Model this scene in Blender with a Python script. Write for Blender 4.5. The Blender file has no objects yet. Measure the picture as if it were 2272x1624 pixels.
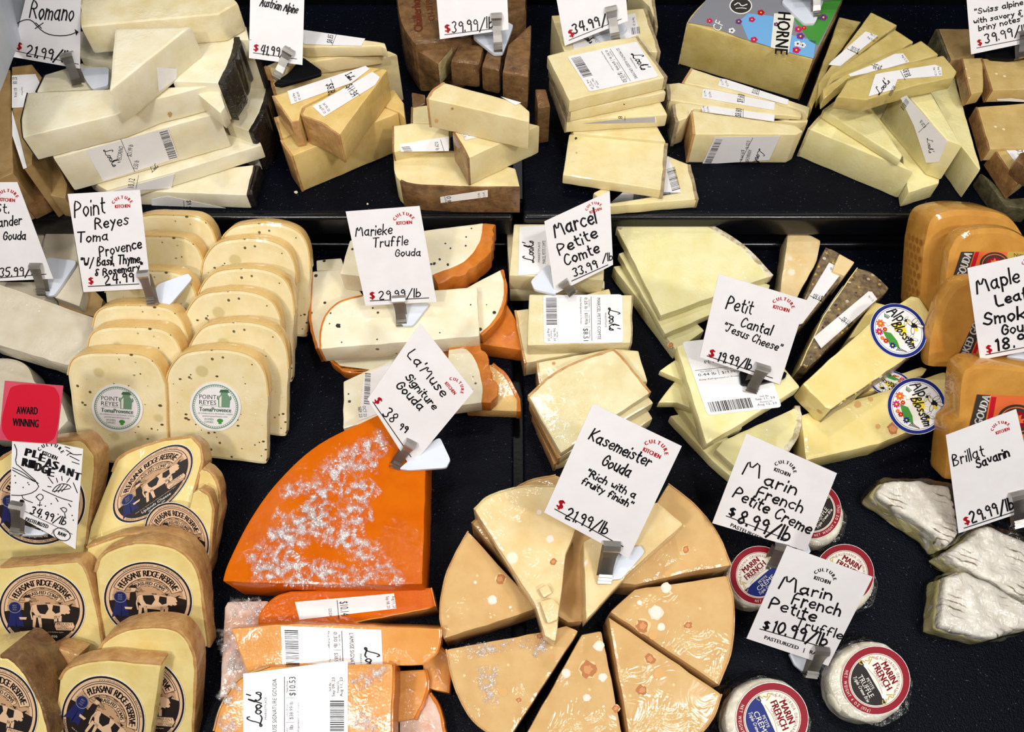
import bpy, bmesh, math, random
from mathutils import Vector, Matrix, noise, geometry

random.seed(7)
S = bpy.context.scene
COL = S.collection
R = math.radians

# ---------------------------------------------------------------- camera, world, lamps, exposure
FPX = 1800.0                       # focal length in pixels of the 2272 x 1624 frame
PITCH = 50.0
CAM = Vector((0, 0, 1.55))
cam_data = bpy.data.cameras.new('camera')
cam_data.sensor_width = 36.0
cam_data.lens = FPX / 2272 * 36.0
cam_data.clip_start = 0.01
cam = bpy.data.objects.new('camera', cam_data)
COL.objects.link(cam)
cam.location = CAM
cam.rotation_euler = (R(90 - PITCH), 0, 0)
S.camera = cam

w = bpy.data.worlds.new('world')
S.world = w
w.use_nodes = True
w.node_tree.nodes['Background'].inputs[0].default_value = (0.95, 0.97, 1.0, 1)
w.node_tree.nodes['Background'].inputs[1].default_value = 0.045

def area(name, loc, size, power, target, col=(1, 0.98, 0.95)):
    d = bpy.data.lights.new(name, 'AREA')
    d.shape = 'RECTANGLE'
    d.size, d.size_y = size
    d.energy = power
    d.color = col
    o = bpy.data.objects.new(name, d)
    COL.objects.link(o)
    o.location = loc
    o.rotation_euler = (Vector(target) - Vector(loc)).to_track_quat('-Z', 'Y').to_euler()
    return o
# lamp strips under the canopy of the display case and an overhead spot, plus added lamps
area('strip_lamp', (-0.45, -0.02, 2.05), (0.60, 0.05), 5.0, (-0.20, 0.55, 0.9))
area('strip_lamp', (0.45, -0.02, 2.05), (0.60, 0.05), 5.0, (0.20, 0.55, 0.9))
area('spot_lamp', (-0.60, -0.75, 2.25), (0.14, 0.14), 9.0, (0.0, 0.6, 0.9))  # front lamp added as fill for the upright faces
area('spot_lamp', (0.75, -0.65, 2.20), (0.14, 0.14), 9.0, (0.1, 0.6, 0.9))  # second added front fill
area('spot_lamp', (0.05, 0.70, 2.30), (0.08, 0.08), 3.0, (0.0, 0.45, 0.9))
area('strip_lamp', (0.0, 0.99, 1.72), (1.2, 0.025), 0.9, (0.0, 0.75, 1.0))  # rear strip added to raise glints on the shelf's film

S.view_settings.view_transform = 'Standard'
S.view_settings.look = 'None'
S.view_settings.gamma = 1
S.view_settings.use_curve_mapping = False
S.view_settings.exposure = -0.03

# ---------------------------------------------------------------- measuring helpers
FWD = Vector((0, math.cos(R(PITCH)), -math.sin(R(PITCH))))
UPV = Vector((0, math.sin(R(PITCH)), math.cos(R(PITCH))))
XV = Vector((1, 0, 0))

def ray(p):
    return FWD + XV * ((p[0] - 1136) / FPX) - UPV * ((p[1] - 812) / FPX)

class Plane:
    def __init__(s, o, n):
        s.o, s.n = Vector(o), Vector(n).normalized()
        a = XV - s.n * XV.dot(s.n)
        if a.length < 0.2:
            a = Vector((0, 1, 0)) - s.n * s.n.y
        s.e1 = a.normalized()
        s.e2 = s.n.cross(s.e1)
    def hit(s, p):
        d = ray(p)
        return CAM + d * ((s.o - CAM).dot(s.n) / d.dot(s.n))
    def up(s, h):
        return Plane(s.o + s.n * h, s.n)
    def to2(s, P):
        q = P - s.o
        return (q.dot(s.e1), q.dot(s.e2))
    def to3(s, a, b, h=0.0):
        return s.o + s.e1 * a + s.e2 * b + s.n * h

def tiltn(n, tx=0, ty=0, yaw=0):
    m = Matrix.Rotation(R(tx), 3, 'X') @ Matrix.Rotation(R(-ty), 3, 'Y')
    v = m @ n
    if yaw:
        v = Matrix.Rotation(R(yaw), 3, n) @ v
    return v.normalized()

TL_, TU_ = 14.0, 9.0
LOW = Plane(CAM + ray((1136, 1500)) * 0.70, (0, -math.sin(R(TL_)), math.cos(R(TL_))))
LOW_BACK = LOW.hit((1136, 552))
_d = ray((1136, 472))
SHELF_FRONT = CAM + _d * ((LOW_BACK.y - 0.012) / _d.y)
UPP = Plane(SHELF_FRONT, (0, -math.sin(R(TU_)), math.cos(R(TU_))))

# named magnifications in which the photograph was measured: origin and scale
CROP = dict(P=(0, 0, 1), A=(0, 0, .29552), B=(540, 0, .3081), C=(1180, 0, .30784), D=(1720, 0, .30786),
            E=(0, 400, .40023), F=(640, 440, .39416), G=(1100, 420, .4065), H=(1680, 430, .38794),
            I=(0, 820, .25858), J=(0, 1180, .2734), K=(440, 900, .44572), L=(940, 880, .4582), M=(1560, 920, .43362))

def px(c, x, y):
    a, b, k = CROP[c]
    return (a + x * k, b + y * k)

def toks(c, s):
    out = []
    for t in s.split():
        sm = t.endswith('~')
        x, y = t.rstrip('~').split(',')
        out.append((px(c, float(x), float(y)), sm))
    return out

# ---------------------------------------------------------------- materials
def lin(c):
    f = lambda u: u / 12.92 if u <= 0.04045 else ((u + 0.055) / 1.055) ** 2.4
    return tuple(f(v / 255.0) for v in c[:3])

class NT:
    def __init__(s, name):
        s.m = bpy.data.materials.new(name)
        s.m.use_nodes = True
        s.t = s.m.node_tree
        s.b = s.t.nodes['Principled BSDF']
        s.tc = s.t.nodes.new('ShaderNodeTexCoord')
    def n(s, typ, ins=None, **kw):
        x = s.t.nodes.new('ShaderNode' + typ)
        for k, v in kw.items():
            setattr(x, k, v)
        for k, v in (ins or {}).items():
            if isinstance(v, bpy.types.NodeSocket):
                s.t.links.new(v, x.inputs[k])
            else:
                x.inputs[k].default_value = v
        return x
    def l(s, a, b):
        s.t.links.new(a, b)
    def co(s, scale=(1, 1, 1), off=0.0):
        mp = s.n('Mapping', {'Vector': s.tc.outputs['Object'], 'Scale': scale, 'Location': (off, off * 1.7, off * .6)})
        return mp.outputs[0]

def mixc(nt, fac, a, b):
    x = nt.n('Mix', data_type='RGBA')
    for sock, v in ((x.inputs[0], fac), (x.inputs[6], a), (x.inputs[7], b)):
        if isinstance(v, bpy.types.NodeSocket):
            nt.l(v, sock)
        elif isinstance(v, tuple):
            sock.default_value = tuple(v[:3]) + (1,)
        else:
            sock.default_value = v
    return x.outputs[2]

def ramp(nt, fac, lo, hi):
    x = nt.n('MapRange', {'Value': fac, 'From Min': lo, 'From Max': hi})
    return x.outputs[0]

MATS = {}
def mat(name, base, col2=None, var=.10, scale=45, rough=.55, spots=(), bump=(160, .25, .0008), wrap=.5,
        wscale=(140, 140, 140), wstr=.8, patch=26, spec=.12, sss=0.0, metal=0.0, contrast=(.25, .62)):
    nt = NT(name)
    b = lin(base)
    c2 = lin(col2) if col2 else tuple(v * (1 - 2 * var) for v in b)
    n1 = nt.n('TexNoise', {'Vector': nt.co(), 'Scale': scale, 'Detail': 5.0, 'Roughness': .6})
    colr = mixc(nt, ramp(nt, n1.outputs[0], *contrast), c2, b)
    for i, (sc, r, dens, scol, *st) in enumerate(spots):
        v = nt.n('TexVoronoi', {'Vector': nt.co(st[0] if st else (1, 1, 1), 3.1 * i + .7), 'Scale': sc, 'Randomness': 1.0})
        m1 = ramp(nt, v.outputs['Distance'], r, r * .7)
        sep = nt.n('SeparateColor', {0: v.outputs['Color']})
        m2 = nt.n('Math', {0: sep.outputs[0], 1: dens}, operation='LESS_THAN')
        m3 = nt.n('Math', {0: m1, 1: m2.outputs[0]}, operation='MULTIPLY')
        colr = mixc(nt, m3.outputs[0], colr, lin(scol))
    nt.l(colr, nt.b.inputs['Base Color'])
    nt.b.inputs['Roughness'].default_value = rough
    nt.b.inputs['Specular IOR Level'].default_value = spec
    nt.b.inputs['Metallic'].default_value = metal
    if sss:
        nt.b.inputs['Subsurface Weight'].default_value = sss
        nt.b.inputs['Subsurface Radius'].default_value = (.006, .004, .002)
    if bump:
        n2 = nt.n('TexNoise', {'Vector': nt.co(), 'Scale': bump[0], 'Detail': 4.0})
        bp = nt.n('Bump', {'Height': n2.outputs[0], 'Strength': bump[1], 'Distance': bump[2]})
        nt.l(bp.outputs[0], nt.b.inputs['Normal'])
    if wrap:                                   # a tight film over the food: a glossy coat with creases of its own
        n3 = nt.n('TexNoise', {'Vector': nt.co(wscale, 2.3), 'Scale': 1.0, 'Detail': 3.0, 'Distortion': 1.6, 'Roughness': .55})
        if patch:
            n4 = nt.n('TexNoise', {'Vector': nt.co((1, 1, 1), 5.1), 'Scale': patch, 'Detail': 2.0})
            wst = nt.n('MapRange', {'Value': n4.outputs[0], 'From Min': .46, 'From Max': .6, 'To Min': .04, 'To Max': wstr}).outputs[0]
        else:
            wst = wstr
        bp2 = nt.n('Bump', {'Height': n3.outputs[0], 'Strength': wst, 'Distance': .004})
        nt.b.inputs['Coat Weight'].default_value = min(1.0, wrap * 1.6)
        nt.b.inputs['Coat Roughness'].default_value = .09
        nt.l(bp2.outputs[0], nt.b.inputs['Coat Normal'])
    MATS[name] = nt.m
    return nt.m

HERB = [(120, .19, .26, (104, 92, 50), (1, .6, 1)), (95, .13, .24, (92, 80, 46), (.6, 1, .8)), (150, .17, .24, (84, 70, 40), (.6, 1, .8)), (230, .2, .10, (70, 60, 36)), (45, .3, .06, (214, 196, 142))]
mat('romano', (241, 233, 206), (230, 216, 174), wrap=.45)
mat('romano_crumbly', (240, 228, 192), (224, 204, 148), bump=(60, .5, .002), wrap=.7)
mat('alpine', (234, 203, 132), (217, 178, 98), wrap=.35)
mat('alpine_pale', (240, 223, 176), (227, 203, 140), spots=[(70, .13, .10, (196, 140, 84))], wrap=.35)
mat('gruyere', (242, 227, 178), (230, 208, 144), wrap=.45)
mat('horn', (216, 195, 124), (194, 168, 92), wrap=.6)
mat('fan_paste', (243, 233, 174), (232, 216, 144), wrap=.5)
mat('dim_tan', (176, 146, 98), (146, 114, 68), wrap=.4)  # tan darkened to carry the end panel's shade on the corner wedges
mat('tan_crystal', (215, 186, 124), (196, 162, 94), spots=[(130, .22, .10, (246, 232, 190))], wrap=.35)
mat('brabander', (222, 212, 190), (208, 195, 168), wrap=.5)
mat('herb', (243, 228, 184), (232, 210, 150), spots=HERB, wrap=.5)
mat('truffle', (246, 238, 212), (237, 224, 184), spots=[(75, .17, .10, (52, 48, 42)), (190, .22, .05, (70, 66, 60))], wrap=.4)
mat('comte', (237, 225, 182), (223, 205, 148), wrap=.4)
mat('cantal', (243, 235, 182), (234, 221, 150), spots=[(80, .12, .08, (250, 246, 214))], wrap=.5)
mat('alp', (244, 226, 156), (236, 212, 130), spots=[(42, .17, .10, (206, 166, 84))], wrap=.55)
mat('smoked', (214, 156, 72), (192, 130, 50), wrap=.8, wscale=(30, 30, 30), wstr=.3)
mat('wheel', (221, 183, 124), (209, 164, 104), spots=[(170, .2, .10, (242, 214, 160)), (60, .2, .05, (242, 214, 168))],
    wrap=.45, wscale=(40, 40, 40), wstr=.4)
mat('wheel_pale', (242, 219, 168), (232, 196, 132), spots=[(48, .26, .12, (250, 236, 210))], bump=(70, .4, .0015), wrap=.8, wscale=(50, 50, 50), wstr=.6)
mat('orange', (216, 106, 6), (206, 92, 3), wrap=.22, wscale=(120, 120, 120), wstr=.5, patch=14, spec=.03, rough=.7, var=.04)
mat('orange_paste', (234, 166, 88), (224, 148, 66), wrap=.7)
mat('pleasant', (240, 219, 150), (228, 198, 116), wrap=.5, wscale=(70, 25, 40))
mat('brie_paste', (238, 228, 168), (222, 206, 134), wrap=.6)
mat('black_rind', (38, 32, 30), (16, 13, 13), scale=90, bump=(120, .8, .003), wrap=.5, rough=.6)
mat('brown_rind', (168, 124, 76), (106, 74, 44), scale=80, bump=(140, .7, .002), wrap=.6, rough=.6)
mat('dark_rind', (138, 102, 64), (82, 56, 34), scale=80, bump=(140, .7, .002), wrap=.6, rough=.6)
mat('tan_rind', (206, 162, 104), (170, 118, 66), scale=90, bump=(140, .6, .002), wrap=.5, rough=.6)
mat('pale_rind', (214, 196, 142), (176, 150, 98), scale=90, bump=(140, .6, .002), wrap=.6, rough=.55)
mat('green_rind', (96, 88, 62), (44, 42, 32), scale=100, bump=(140, .7, .002), wrap=.4, rough=.6)
mat('grey_rind', (182, 164, 128), (120, 100, 74), scale=90, bump=(140, .7, .002), wrap=.6, rough=.6)
mat('orange_rind', (216, 130, 46), (190, 100, 28), scale=60, bump=(90, .3, .001), wrap=.4)
mat('gold_rind', (236, 200, 130), (222, 178, 100), scale=60, wrap=.7)
mat('mold_rim', (232, 222, 196), (176, 160, 120), scale=140, bump=(120, .8, .003), wrap=.5, contrast=(.4, .6))
mat('white_mold', (240, 234, 216), (214, 204, 178), scale=110, bump=(120, .6, .002), wrap=.5)
mat('herb_crust', (150, 128, 92), (60, 46, 50), scale=150, spots=[(190, .36, .25, (206, 170, 84)), (170, .36, .25, (72, 50, 74)), (150, .32, .2, (210, 200, 176))],
    bump=(170, 1.0, .004), wrap=.55, rough=.8)
mat('foil_wrap', (236, 214, 200), (214, 150, 110), scale=50, wrap=1.0, wscale=(110, 110, 110), wstr=.9)
mat('card', (242, 238, 238), (236, 231, 231), bump=None, wrap=0, rough=.55, spec=.25)
mat('sticker', (246, 243, 242), (240, 236, 236), bump=(40, .12, .001), wrap=.15, rough=.5, spec=.3, wscale=(30, 30, 30), wstr=.25)
mat('white_plastic', (226, 231, 240), (220, 226, 238), bump=None, wrap=0, rough=.22)
mat('black_plastic', (20, 20, 22), (14, 14, 16), bump=None, wrap=0, rough=.2)
mat('grey_panel', (214, 220, 230), (200, 208, 222), bump=None, wrap=0, rough=.35)
mat('red_film', (206, 24, 50), (196, 20, 46), bump=None, wrap=.3, rough=.35, wscale=(20, 20, 20), wstr=.2)
mat('clear_red', (214, 84, 104), (204, 74, 96), bump=None, wrap=.4, rough=.3, wscale=(20, 20, 20), wstr=.2)
mat('steel', (222, 218, 212), (206, 202, 196), bump=None, wrap=0, rough=.34, metal=1.0)
mat('case_gloss', (12, 13, 17), (9, 10, 13), bump=(500, .25, .0004), wrap=0, rough=.22, spec=.55)
mat('case_black', (9, 9, 11), (5, 5, 7), bump=(300, .3, .0006), wrap=0, rough=.35)

def bloom_mat():
    m = mat('bloomy_rind', (244, 238, 226), (226, 216, 198), scale=110, bump=(150, .8, .002), wrap=.35)
    nt = m.node_tree
    b = nt.nodes['Principled BSDF']
    old = b.inputs['Base Color'].links[0].from_socket
    tc = nt.nodes.new('ShaderNodeTexCoord')
    mp = nt.nodes.new('ShaderNodeMapping')
    mp.inputs['Rotation'].default_value = (0, 0, .45)
    wv = nt.nodes.new('ShaderNodeTexWave')
    wv.bands_direction = 'Y'
    for k, v in (('Scale', 58.0), ('Distortion', 5.0), ('Detail', 3.0), ('Detail Scale', 1.2)):
        wv.inputs[k].default_value = v
    nz = nt.nodes.new('ShaderNodeTexNoise')
    nz.inputs['Scale'].default_value = 38.0
    r1 = nt.nodes.new('ShaderNodeMapRange')
    r1.inputs['From Min'].default_value, r1.inputs['From Max'].default_value = .80, .97
    r2 = nt.nodes.new('ShaderNodeMapRange')
    r2.inputs['From Min'].default_value, r2.inputs['From Max'].default_value = .48, .62
    mu = nt.nodes.new('ShaderNodeMath')
    mu.operation = 'MULTIPLY'
    mx = nt.nodes.new('ShaderNodeMix')
    mx.data_type = 'RGBA'
    mx.inputs[7].default_value = (*lin((128, 108, 78)), 1)
    L = nt.links.new
    L(tc.outputs['Object'], mp.inputs[0])
    L(mp.outputs[0], wv.inputs[0])
    L(tc.outputs['Object'], nz.inputs['Vector'])
    L(wv.outputs['Fac'], r1.inputs[0])
    L(nz.outputs[0], r2.inputs[0])
    L(r1.outputs[0], mu.inputs[0])
    L(r2.outputs[0], mu.inputs[1])
    L(mu.outputs[0], mx.inputs[0])
    L(old, mx.inputs[6])
    L(mx.outputs[2], b.inputs['Base Color'])
bloom_mat()

def deck_mat():
    nt = NT('speckled_deck')
    v = nt.n('TexVoronoi', {'Vector': nt.co(), 'Scale': 800.0})
    sep = nt.n('SeparateColor', {0: v.outputs['Color']})
    m2 = nt.n('Math', {0: sep.outputs[0], 1: .02}, operation='LESS_THAN')
    m1 = ramp(nt, v.outputs['Distance'], .40, .25)
    m3 = nt.n('Math', {0: m1, 1: m2.outputs[0]}, operation='MULTIPLY')
    c = mixc(nt, m3.outputs[0], lin((7, 10, 19)), lin((88, 95, 112)))
    nt.l(c, nt.b.inputs['Base Color'])
    nt.b.inputs['Roughness'].default_value = .36
    nt.b.inputs['Specular IOR Level'].default_value = .07
    n2 = nt.n('TexNoise', {'Vector': nt.co(), 'Scale': 700.0, 'Detail': 2.0})
    bp = nt.n('Bump', {'Height': n2.outputs[0], 'Strength': .8, 'Distance': .0010})
    nt.l(bp.outputs[0], nt.b.inputs['Normal'])
    MATS['speckled_deck'] = nt.m
deck_mat()

def ink_mat():
    nt = NT('ink')
    a = nt.n('Attribute', attribute_name='print')
    nt.l(a.outputs['Color'], nt.b.inputs['Base Color'])
    nt.b.inputs['Roughness'].default_value = .5
    nt.b.inputs['Specular IOR Level'].default_value = .25
    MATS['ink'] = nt.m
ink_mat()

def film_mat():
    nt = NT('cling_film')
    nt.t.nodes.remove(nt.b)
    out = nt.t.nodes['Material Output']
    n3 = nt.n('TexNoise', {'Vector': nt.co(), 'Scale': 90.0, 'Detail': 4.0, 'Distortion': 1.5})
    bp = nt.n('Bump', {'Height': n3.outputs[0], 'Strength': .8, 'Distance': .004})
    g = nt.n('BsdfGlossy', {'Roughness': .12, 'Normal': bp.outputs[0]})
    tr = nt.n('BsdfTransparent', {'Color': (.97, .97, .97, 1)})
    lw = nt.n('LayerWeight', {'Blend': .35, 'Normal': bp.outputs[0]})
    k = nt.n('MapRange', {'Value': lw.outputs['Facing'], 'To Min': .04, 'To Max': .6})
    mx = nt.n('MixShader', {0: k.outputs[0], 1: tr.outputs[0], 2: g.outputs[0]})
    nt.l(mx.outputs[0], out.inputs[0])
    MATS['cling_film'] = nt.m
film_mat()

def bunched_mat():
    nt = NT('bunched_film')
    nt.t.nodes.remove(nt.b)
    out = nt.t.nodes['Material Output']
    g = nt.n('BsdfGlossy', {'Roughness': .16, 'Color': (1, .97, .95, 1)})
    df = nt.n('BsdfDiffuse', {'Color': (.98, .96, .95, 1)})
    tr = nt.n('BsdfTransparent', {'Color': (.98, .97, .97, 1)})
    m1 = nt.n('MixShader', {0: .5, 1: g.outputs[0], 2: df.outputs[0]})  # white diffuse share stands in for glints off the creases
    nz = nt.n('TexNoise', {'Vector': nt.co((1, 1, 1), 1.1), 'Scale': 160.0, 'Detail': 4.0})
    k = nt.n('MapRange', {'Value': nz.outputs[0], 'From Min': .42, 'From Max': .64, 'To Min': .03, 'To Max': .9})
    at = nt.n('Attribute', attribute_name='gather')
    kk = nt.n('Math', {0: k.outputs[0], 1: at.outputs['Fac']}, operation='MULTIPLY')
    mx = nt.n('MixShader', {0: kk.outputs[0], 1: tr.outputs[0], 2: m1.outputs[0]})
    nt.l(mx.outputs[0], out.inputs[0])
    MATS['bunched_film'] = nt.m
bunched_mat()

# ---------------------------------------------------------------- object helpers
def empty(name, loc, label=None, cat=None, group=None):
    o = bpy.data.objects.new(name, None)
    o.empty_display_size = .01
    COL.objects.link(o)
    o.location = loc
    tag(o, label, cat, group)
    return o

def tag(o, label=None, cat=None, group=None, kind=None):
    for k, v in (('label', label), ('category', cat), ('group', group), ('kind', kind)):
        if v:
            o[k] = v
    return o

def link(name, bm, mats, parent=None, origin=None):
    """one bmesh in world coordinates -> one mesh object; its verts are stored relative to the thing's origin"""
    org = Vector(origin) if origin is not None else Vector((0, 0, 0))
    me = bpy.data.meshes.new(name)
    for v in bm.verts:
        v.co -= org
    bm.to_mesh(me)
    bm.free()
    for m in (mats if isinstance(mats, (list, tuple)) else [mats]):
        me.materials.append(MATS[m])
    o = bpy.data.objects.new(name, me)
    COL.objects.link(o)
    if parent is not None:
        o.parent = parent
    elif origin is not None:
        o.location = org
    return o

def spline(pts):
    """pts: [(x, y, smooth)] closed -> [(x, y, segment)]"""
    n = len(pts)
    out = []
    for i in range(n):
        p0, p1 = pts[i], pts[(i + 1) % n]
        if not (p0[2] or p1[2]):
            out.append((p0[0], p0[1], i))
            continue
        pm, pp = pts[i - 1], pts[(i + 2) % n]
        d = (p1[0] - p0[0], p1[1] - p0[1])
        m0 = ((p1[0] - pm[0]) / 2, (p1[1] - pm[1]) / 2) if p0[2] else d
        m1 = ((pp[0] - p0[0]) / 2, (pp[1] - p0[1]) / 2) if p1[2] else d
        for k in range(6):
            t = k / 6
            a, b, c, e = 2*t**3 - 3*t*t + 1, t**3 - 2*t*t + t, -2*t**3 + 3*t*t, t**3 - t*t
            out.append((a*p0[0] + b*m0[0] + c*p1[0] + e*m1[0], a*p0[1] + b*m0[1] + c*p1[1] + e*m1[1], i))
    return out

def rough_edge(poly, step=.009, amp=.0003, seed=0.0):
    out = []
    n = len(poly)
    for i in range(n):
        a, b = poly[i], poly[(i + 1) % n]
        L = math.hypot(b[0] - a[0], b[1] - a[1])
        k = max(1, int(L / step))
        nx, ny = ((b[1] - a[1]) / L, -(b[0] - a[0]) / L) if L > 1e-9 else (0, 0)
        for j in range(k):
            t = j / k
            q = (a[0] + (b[0] - a[0]) * t, a[1] + (b[1] - a[1]) * t)
            w_ = 0 if j == 0 else amp * noise.noise(Vector((q[0] * 90, q[1] * 90, seed))) * 2
            out.append((q[0] + nx * w_, q[1] + ny * w_, a[2]))
    return out

def prism_bm(poly, pl, top, bot, bevel=.0016, segs=2):
    """poly: 2-D outline in plane pl, between heights top and bot along its normal"""
    bm = bmesh.new()
    a = [bm.verts.new(pl.to3(p[0], p[1], top)) for p in poly]
    b = [bm.verts.new(pl.to3(p[0], p[1], bot)) for p in poly]
    n = len(poly)
    ar = sum(poly[i][0] * poly[(i + 1) % n][1] - poly[(i + 1) % n][0] * poly[i][1] for i in range(n))
    bm.faces.new(a if ar > 0 else a[::-1])
    bm.faces.new(b[::-1] if ar > 0 else b)
    for i in range(n):
        j = (i + 1) % n
        bm.faces.new((a[i], b[i], b[j], a[j]) if ar > 0 else (a[j], b[j], b[i], a[i]))
    bm.normal_update()
    if bevel:
        ed = [e for e in bm.edges if len(e.link_faces) == 2 and e.calc_face_angle(0) > .45]
        if ed:
            bmesh.ops.bevel(bm, geom=ed, offset=bevel, segments=segs, profile=.6, affect='EDGES', clamp_overlap=True)
    bm.normal_update()
    for f in bm.faces:
        f.smooth = abs(f.normal.dot(pl.n)) < .999
    for e in bm.edges:
        if len(e.link_faces) == 2 and e.calc_face_angle(0) > .7:
            e.smooth = False
    return bm

REG = {}
def near_t(V, d, n):
    """distance s along n from V... closest approach of the line V + s n to the ray CAM + u d"""
    w0 = V - CAM
    a, b, c = n.dot(n), n.dot(d), d.dot(d)
    dd, e = n.dot(w0), d.dot(w0)
    return (b * e - c * dd) / (a * c - b * b)

def cheese(id, c, out, label, group=None, deck=UPP, base=0.0, h=None, t=None, tb=None, tilt=(0, 0), lean=None, foot=None,
           yaw=0, m='romano', rind=None, bevel=.0018, amp=.0004, name='cheese_wedge', cat='cheese', remesh=None, film=None):
    """A piece of cheese: top (or front) outline measured in the photograph, laid on its own plane, with its real thickness."""
    T = toks(c, out)
    bh = REG[base]['h'] + .001 if isinstance(base, str) else base + .0003
    cx = sum(p[0][0] for p in T) / len(T)
    cy = sum(p[0][1] for p in T) / len(T)
    if lean is not None:
        P0 = deck.up(bh + t * math.cos(R(lean))).hit(px(c, *foot))
        pl = Plane(P0, tiltn(deck.n, lean, 0, yaw))
        h = bh + .06
    else:
        if tb is not None and h is None and t is None:
            v = T[tb[0]][0]
            B = deck.up(bh).hit(px(c, tb[1], tb[2]))
            t = near_t(B, ray(v), deck.n)
            t = min(max(t, .008), .14)
            h = bh + t
        elif h is None:
            h = bh + t
        p0 = deck.up(h)
        ctr = p0.hit((cx, cy))
        pl = Plane(ctr, tiltn(deck.n, *tilt) if tilt != (0, 0) else deck.n)
        if t is None:
            v = pl.hit(T[tb[0]][0])
            t = -near_t(v, ray(px(c, tb[1], tb[2])), pl.n)
            t = min(max(t, .008), .14)
    pts = []
    for p, sm in T:
        a, b = pl.to2(pl.hit(p))
        pts.append((a, b, sm))
    poly = rough_edge(spline(pts), amp=amp, seed=len(REG) * 3.3)
    ctr2 = (sum(p[0] for p in poly) / len(poly), sum(p[1] for p in poly) / len(poly))
    org = pl.to3(ctr2[0], ctr2[1], -t)
    root = empty(name, org, label, cat, group)
    bm = prism_bm(poly, pl, 0, -t, bevel)
    if remesh:
        body = lumpy('paste', bm, m, root, org, *remesh)
    else:
        body = link('paste', bm, m, root, org)
    n = len(poly)
    ar = sum(poly[i][0] * poly[(i + 1) % n][1] - poly[(i + 1) % n][0] * poly[i][1] for i in range(n))
    sg = 1 if ar > 0 else -1
    def nrm(i):
        a, b = poly[i - 1], poly[(i + 1) % n]
        x, y = (b[1] - a[1]) * sg, -(b[0] - a[0]) * sg
        L = math.hypot(x, y) or 1
        return x / L, y / L
    for seg_list, rm, ro, ri in (rind or []):
        run = []
        idx = [i for i in range(n) if poly[i][2] in seg_list]
        if not idx:
            continue
        st = next((i for i in idx if (i - 1) % n not in idx), idx[0])
        i = st
        while i in idx and len(run) < n:
            run.append(i)
            i = (i + 1) % n
        run.append(i)
        o_, i_ = [], []
        for k, q in enumerate(run):
            if k == 0:
                a, b = poly[run[0]], poly[run[1]]
            elif k == len(run) - 1:
                a, b = poly[run[-2]], poly[run[-1]]
            else:
                a, b = poly[run[k - 1]], poly[run[k + 1]]
            x, y = (b[1] - a[1]) * sg, -(b[0] - a[0]) * sg
            L = math.hypot(x, y) or 1
            x, y = x / L, y / L
            p = poly[q]
            jr = noise.noise(Vector((p[0] * 150, p[1] * 150, 1.7))) * ro * .5
            ji = noise.noise(Vector((p[0] * 260, p[1] * 260, 8.7))) * ri * .5
            o_.append((p[0] + x * (ro + jr), p[1] + y * (ro + jr), 0))
            i_.append((p[0] - x * (ri + ji), p[1] - y * (ri + ji), 0))
        strip = o_ + i_[::-1]
        link('rind', prism_bm(strip, pl, .0002, -t - .0001, min(.0035, max(.0004, ro * .6))), rm, root, org)
    REG[id] = dict(h=h, t=t, pl=pl, poly=poly, pts=pts, root=root, org=org, deck=deck, T=T, base=bh, sg=sg)
    return root

def lumpy(name, bm, m, parent, org, voxel, amp, scale, wr=0):
    """fine even mesh of a soft body with lumps and creases"""
    me = bpy.data.meshes.new('tmp')
    bm.to_mesh(me)
    bm.free()
    o = bpy.data.objects.new('tmp', me)
    COL.objects.link(o)
    md = o.modifiers.new('r', 'REMESH')
    md.mode = 'VOXEL'
    md.voxel_size = voxel
    dg = bpy.context.evaluated_depsgraph_get()
    ev = o.evaluated_get(dg)
    b2 = bmesh.new()
    b2.from_mesh(ev.to_mesh())
    ev.to_mesh_clear()
    bpy.data.objects.remove(o)
    b2.normal_update()
    bmesh.ops.smooth_vert(b2, verts=b2.verts, factor=.5, use_axis_x=True, use_axis_y=True, use_axis_z=True)
    b2.normal_update()
    for v in b2.verts:
        q = v.co * scale
        d = amp * noise.noise(q)
        if wr:
            s = noise.noise(Vector((v.co.x * 25, v.co.y * 25, v.co.z * 25)))
            d -= wr * max(0, math.sin((v.co.y * .8 + v.co.x * .35) * 900 + 9 * s)) ** 3 * (noise.noise(v.co * 45 + Vector((3, 1, 4))) > -.05)
        v.co += v.normal * d
    for f in b2.faces:
        f.smooth = True
    return link(name, b2, m, parent, org)

class Local(Plane):
    '''a plane addressed in its own metres instead of photograph pixels'''
    def hit(s, p):
        return s.to3(p[0], p[1])

def side_plane(id, seg, ro=0.0):
    r = REG[id]
    p0, p1 = r['pts'][seg], r['pts'][(seg + 1) % len(r['pts'])]
    A, B = r['pl'].to3(p0[0], p0[1]), r['pl'].to3(p1[0], p1[1])
    nn = (B - A).cross(r['pl'].n) * r['sg']
    return Plane(A + nn.normalized() * ro, nn)

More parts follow.
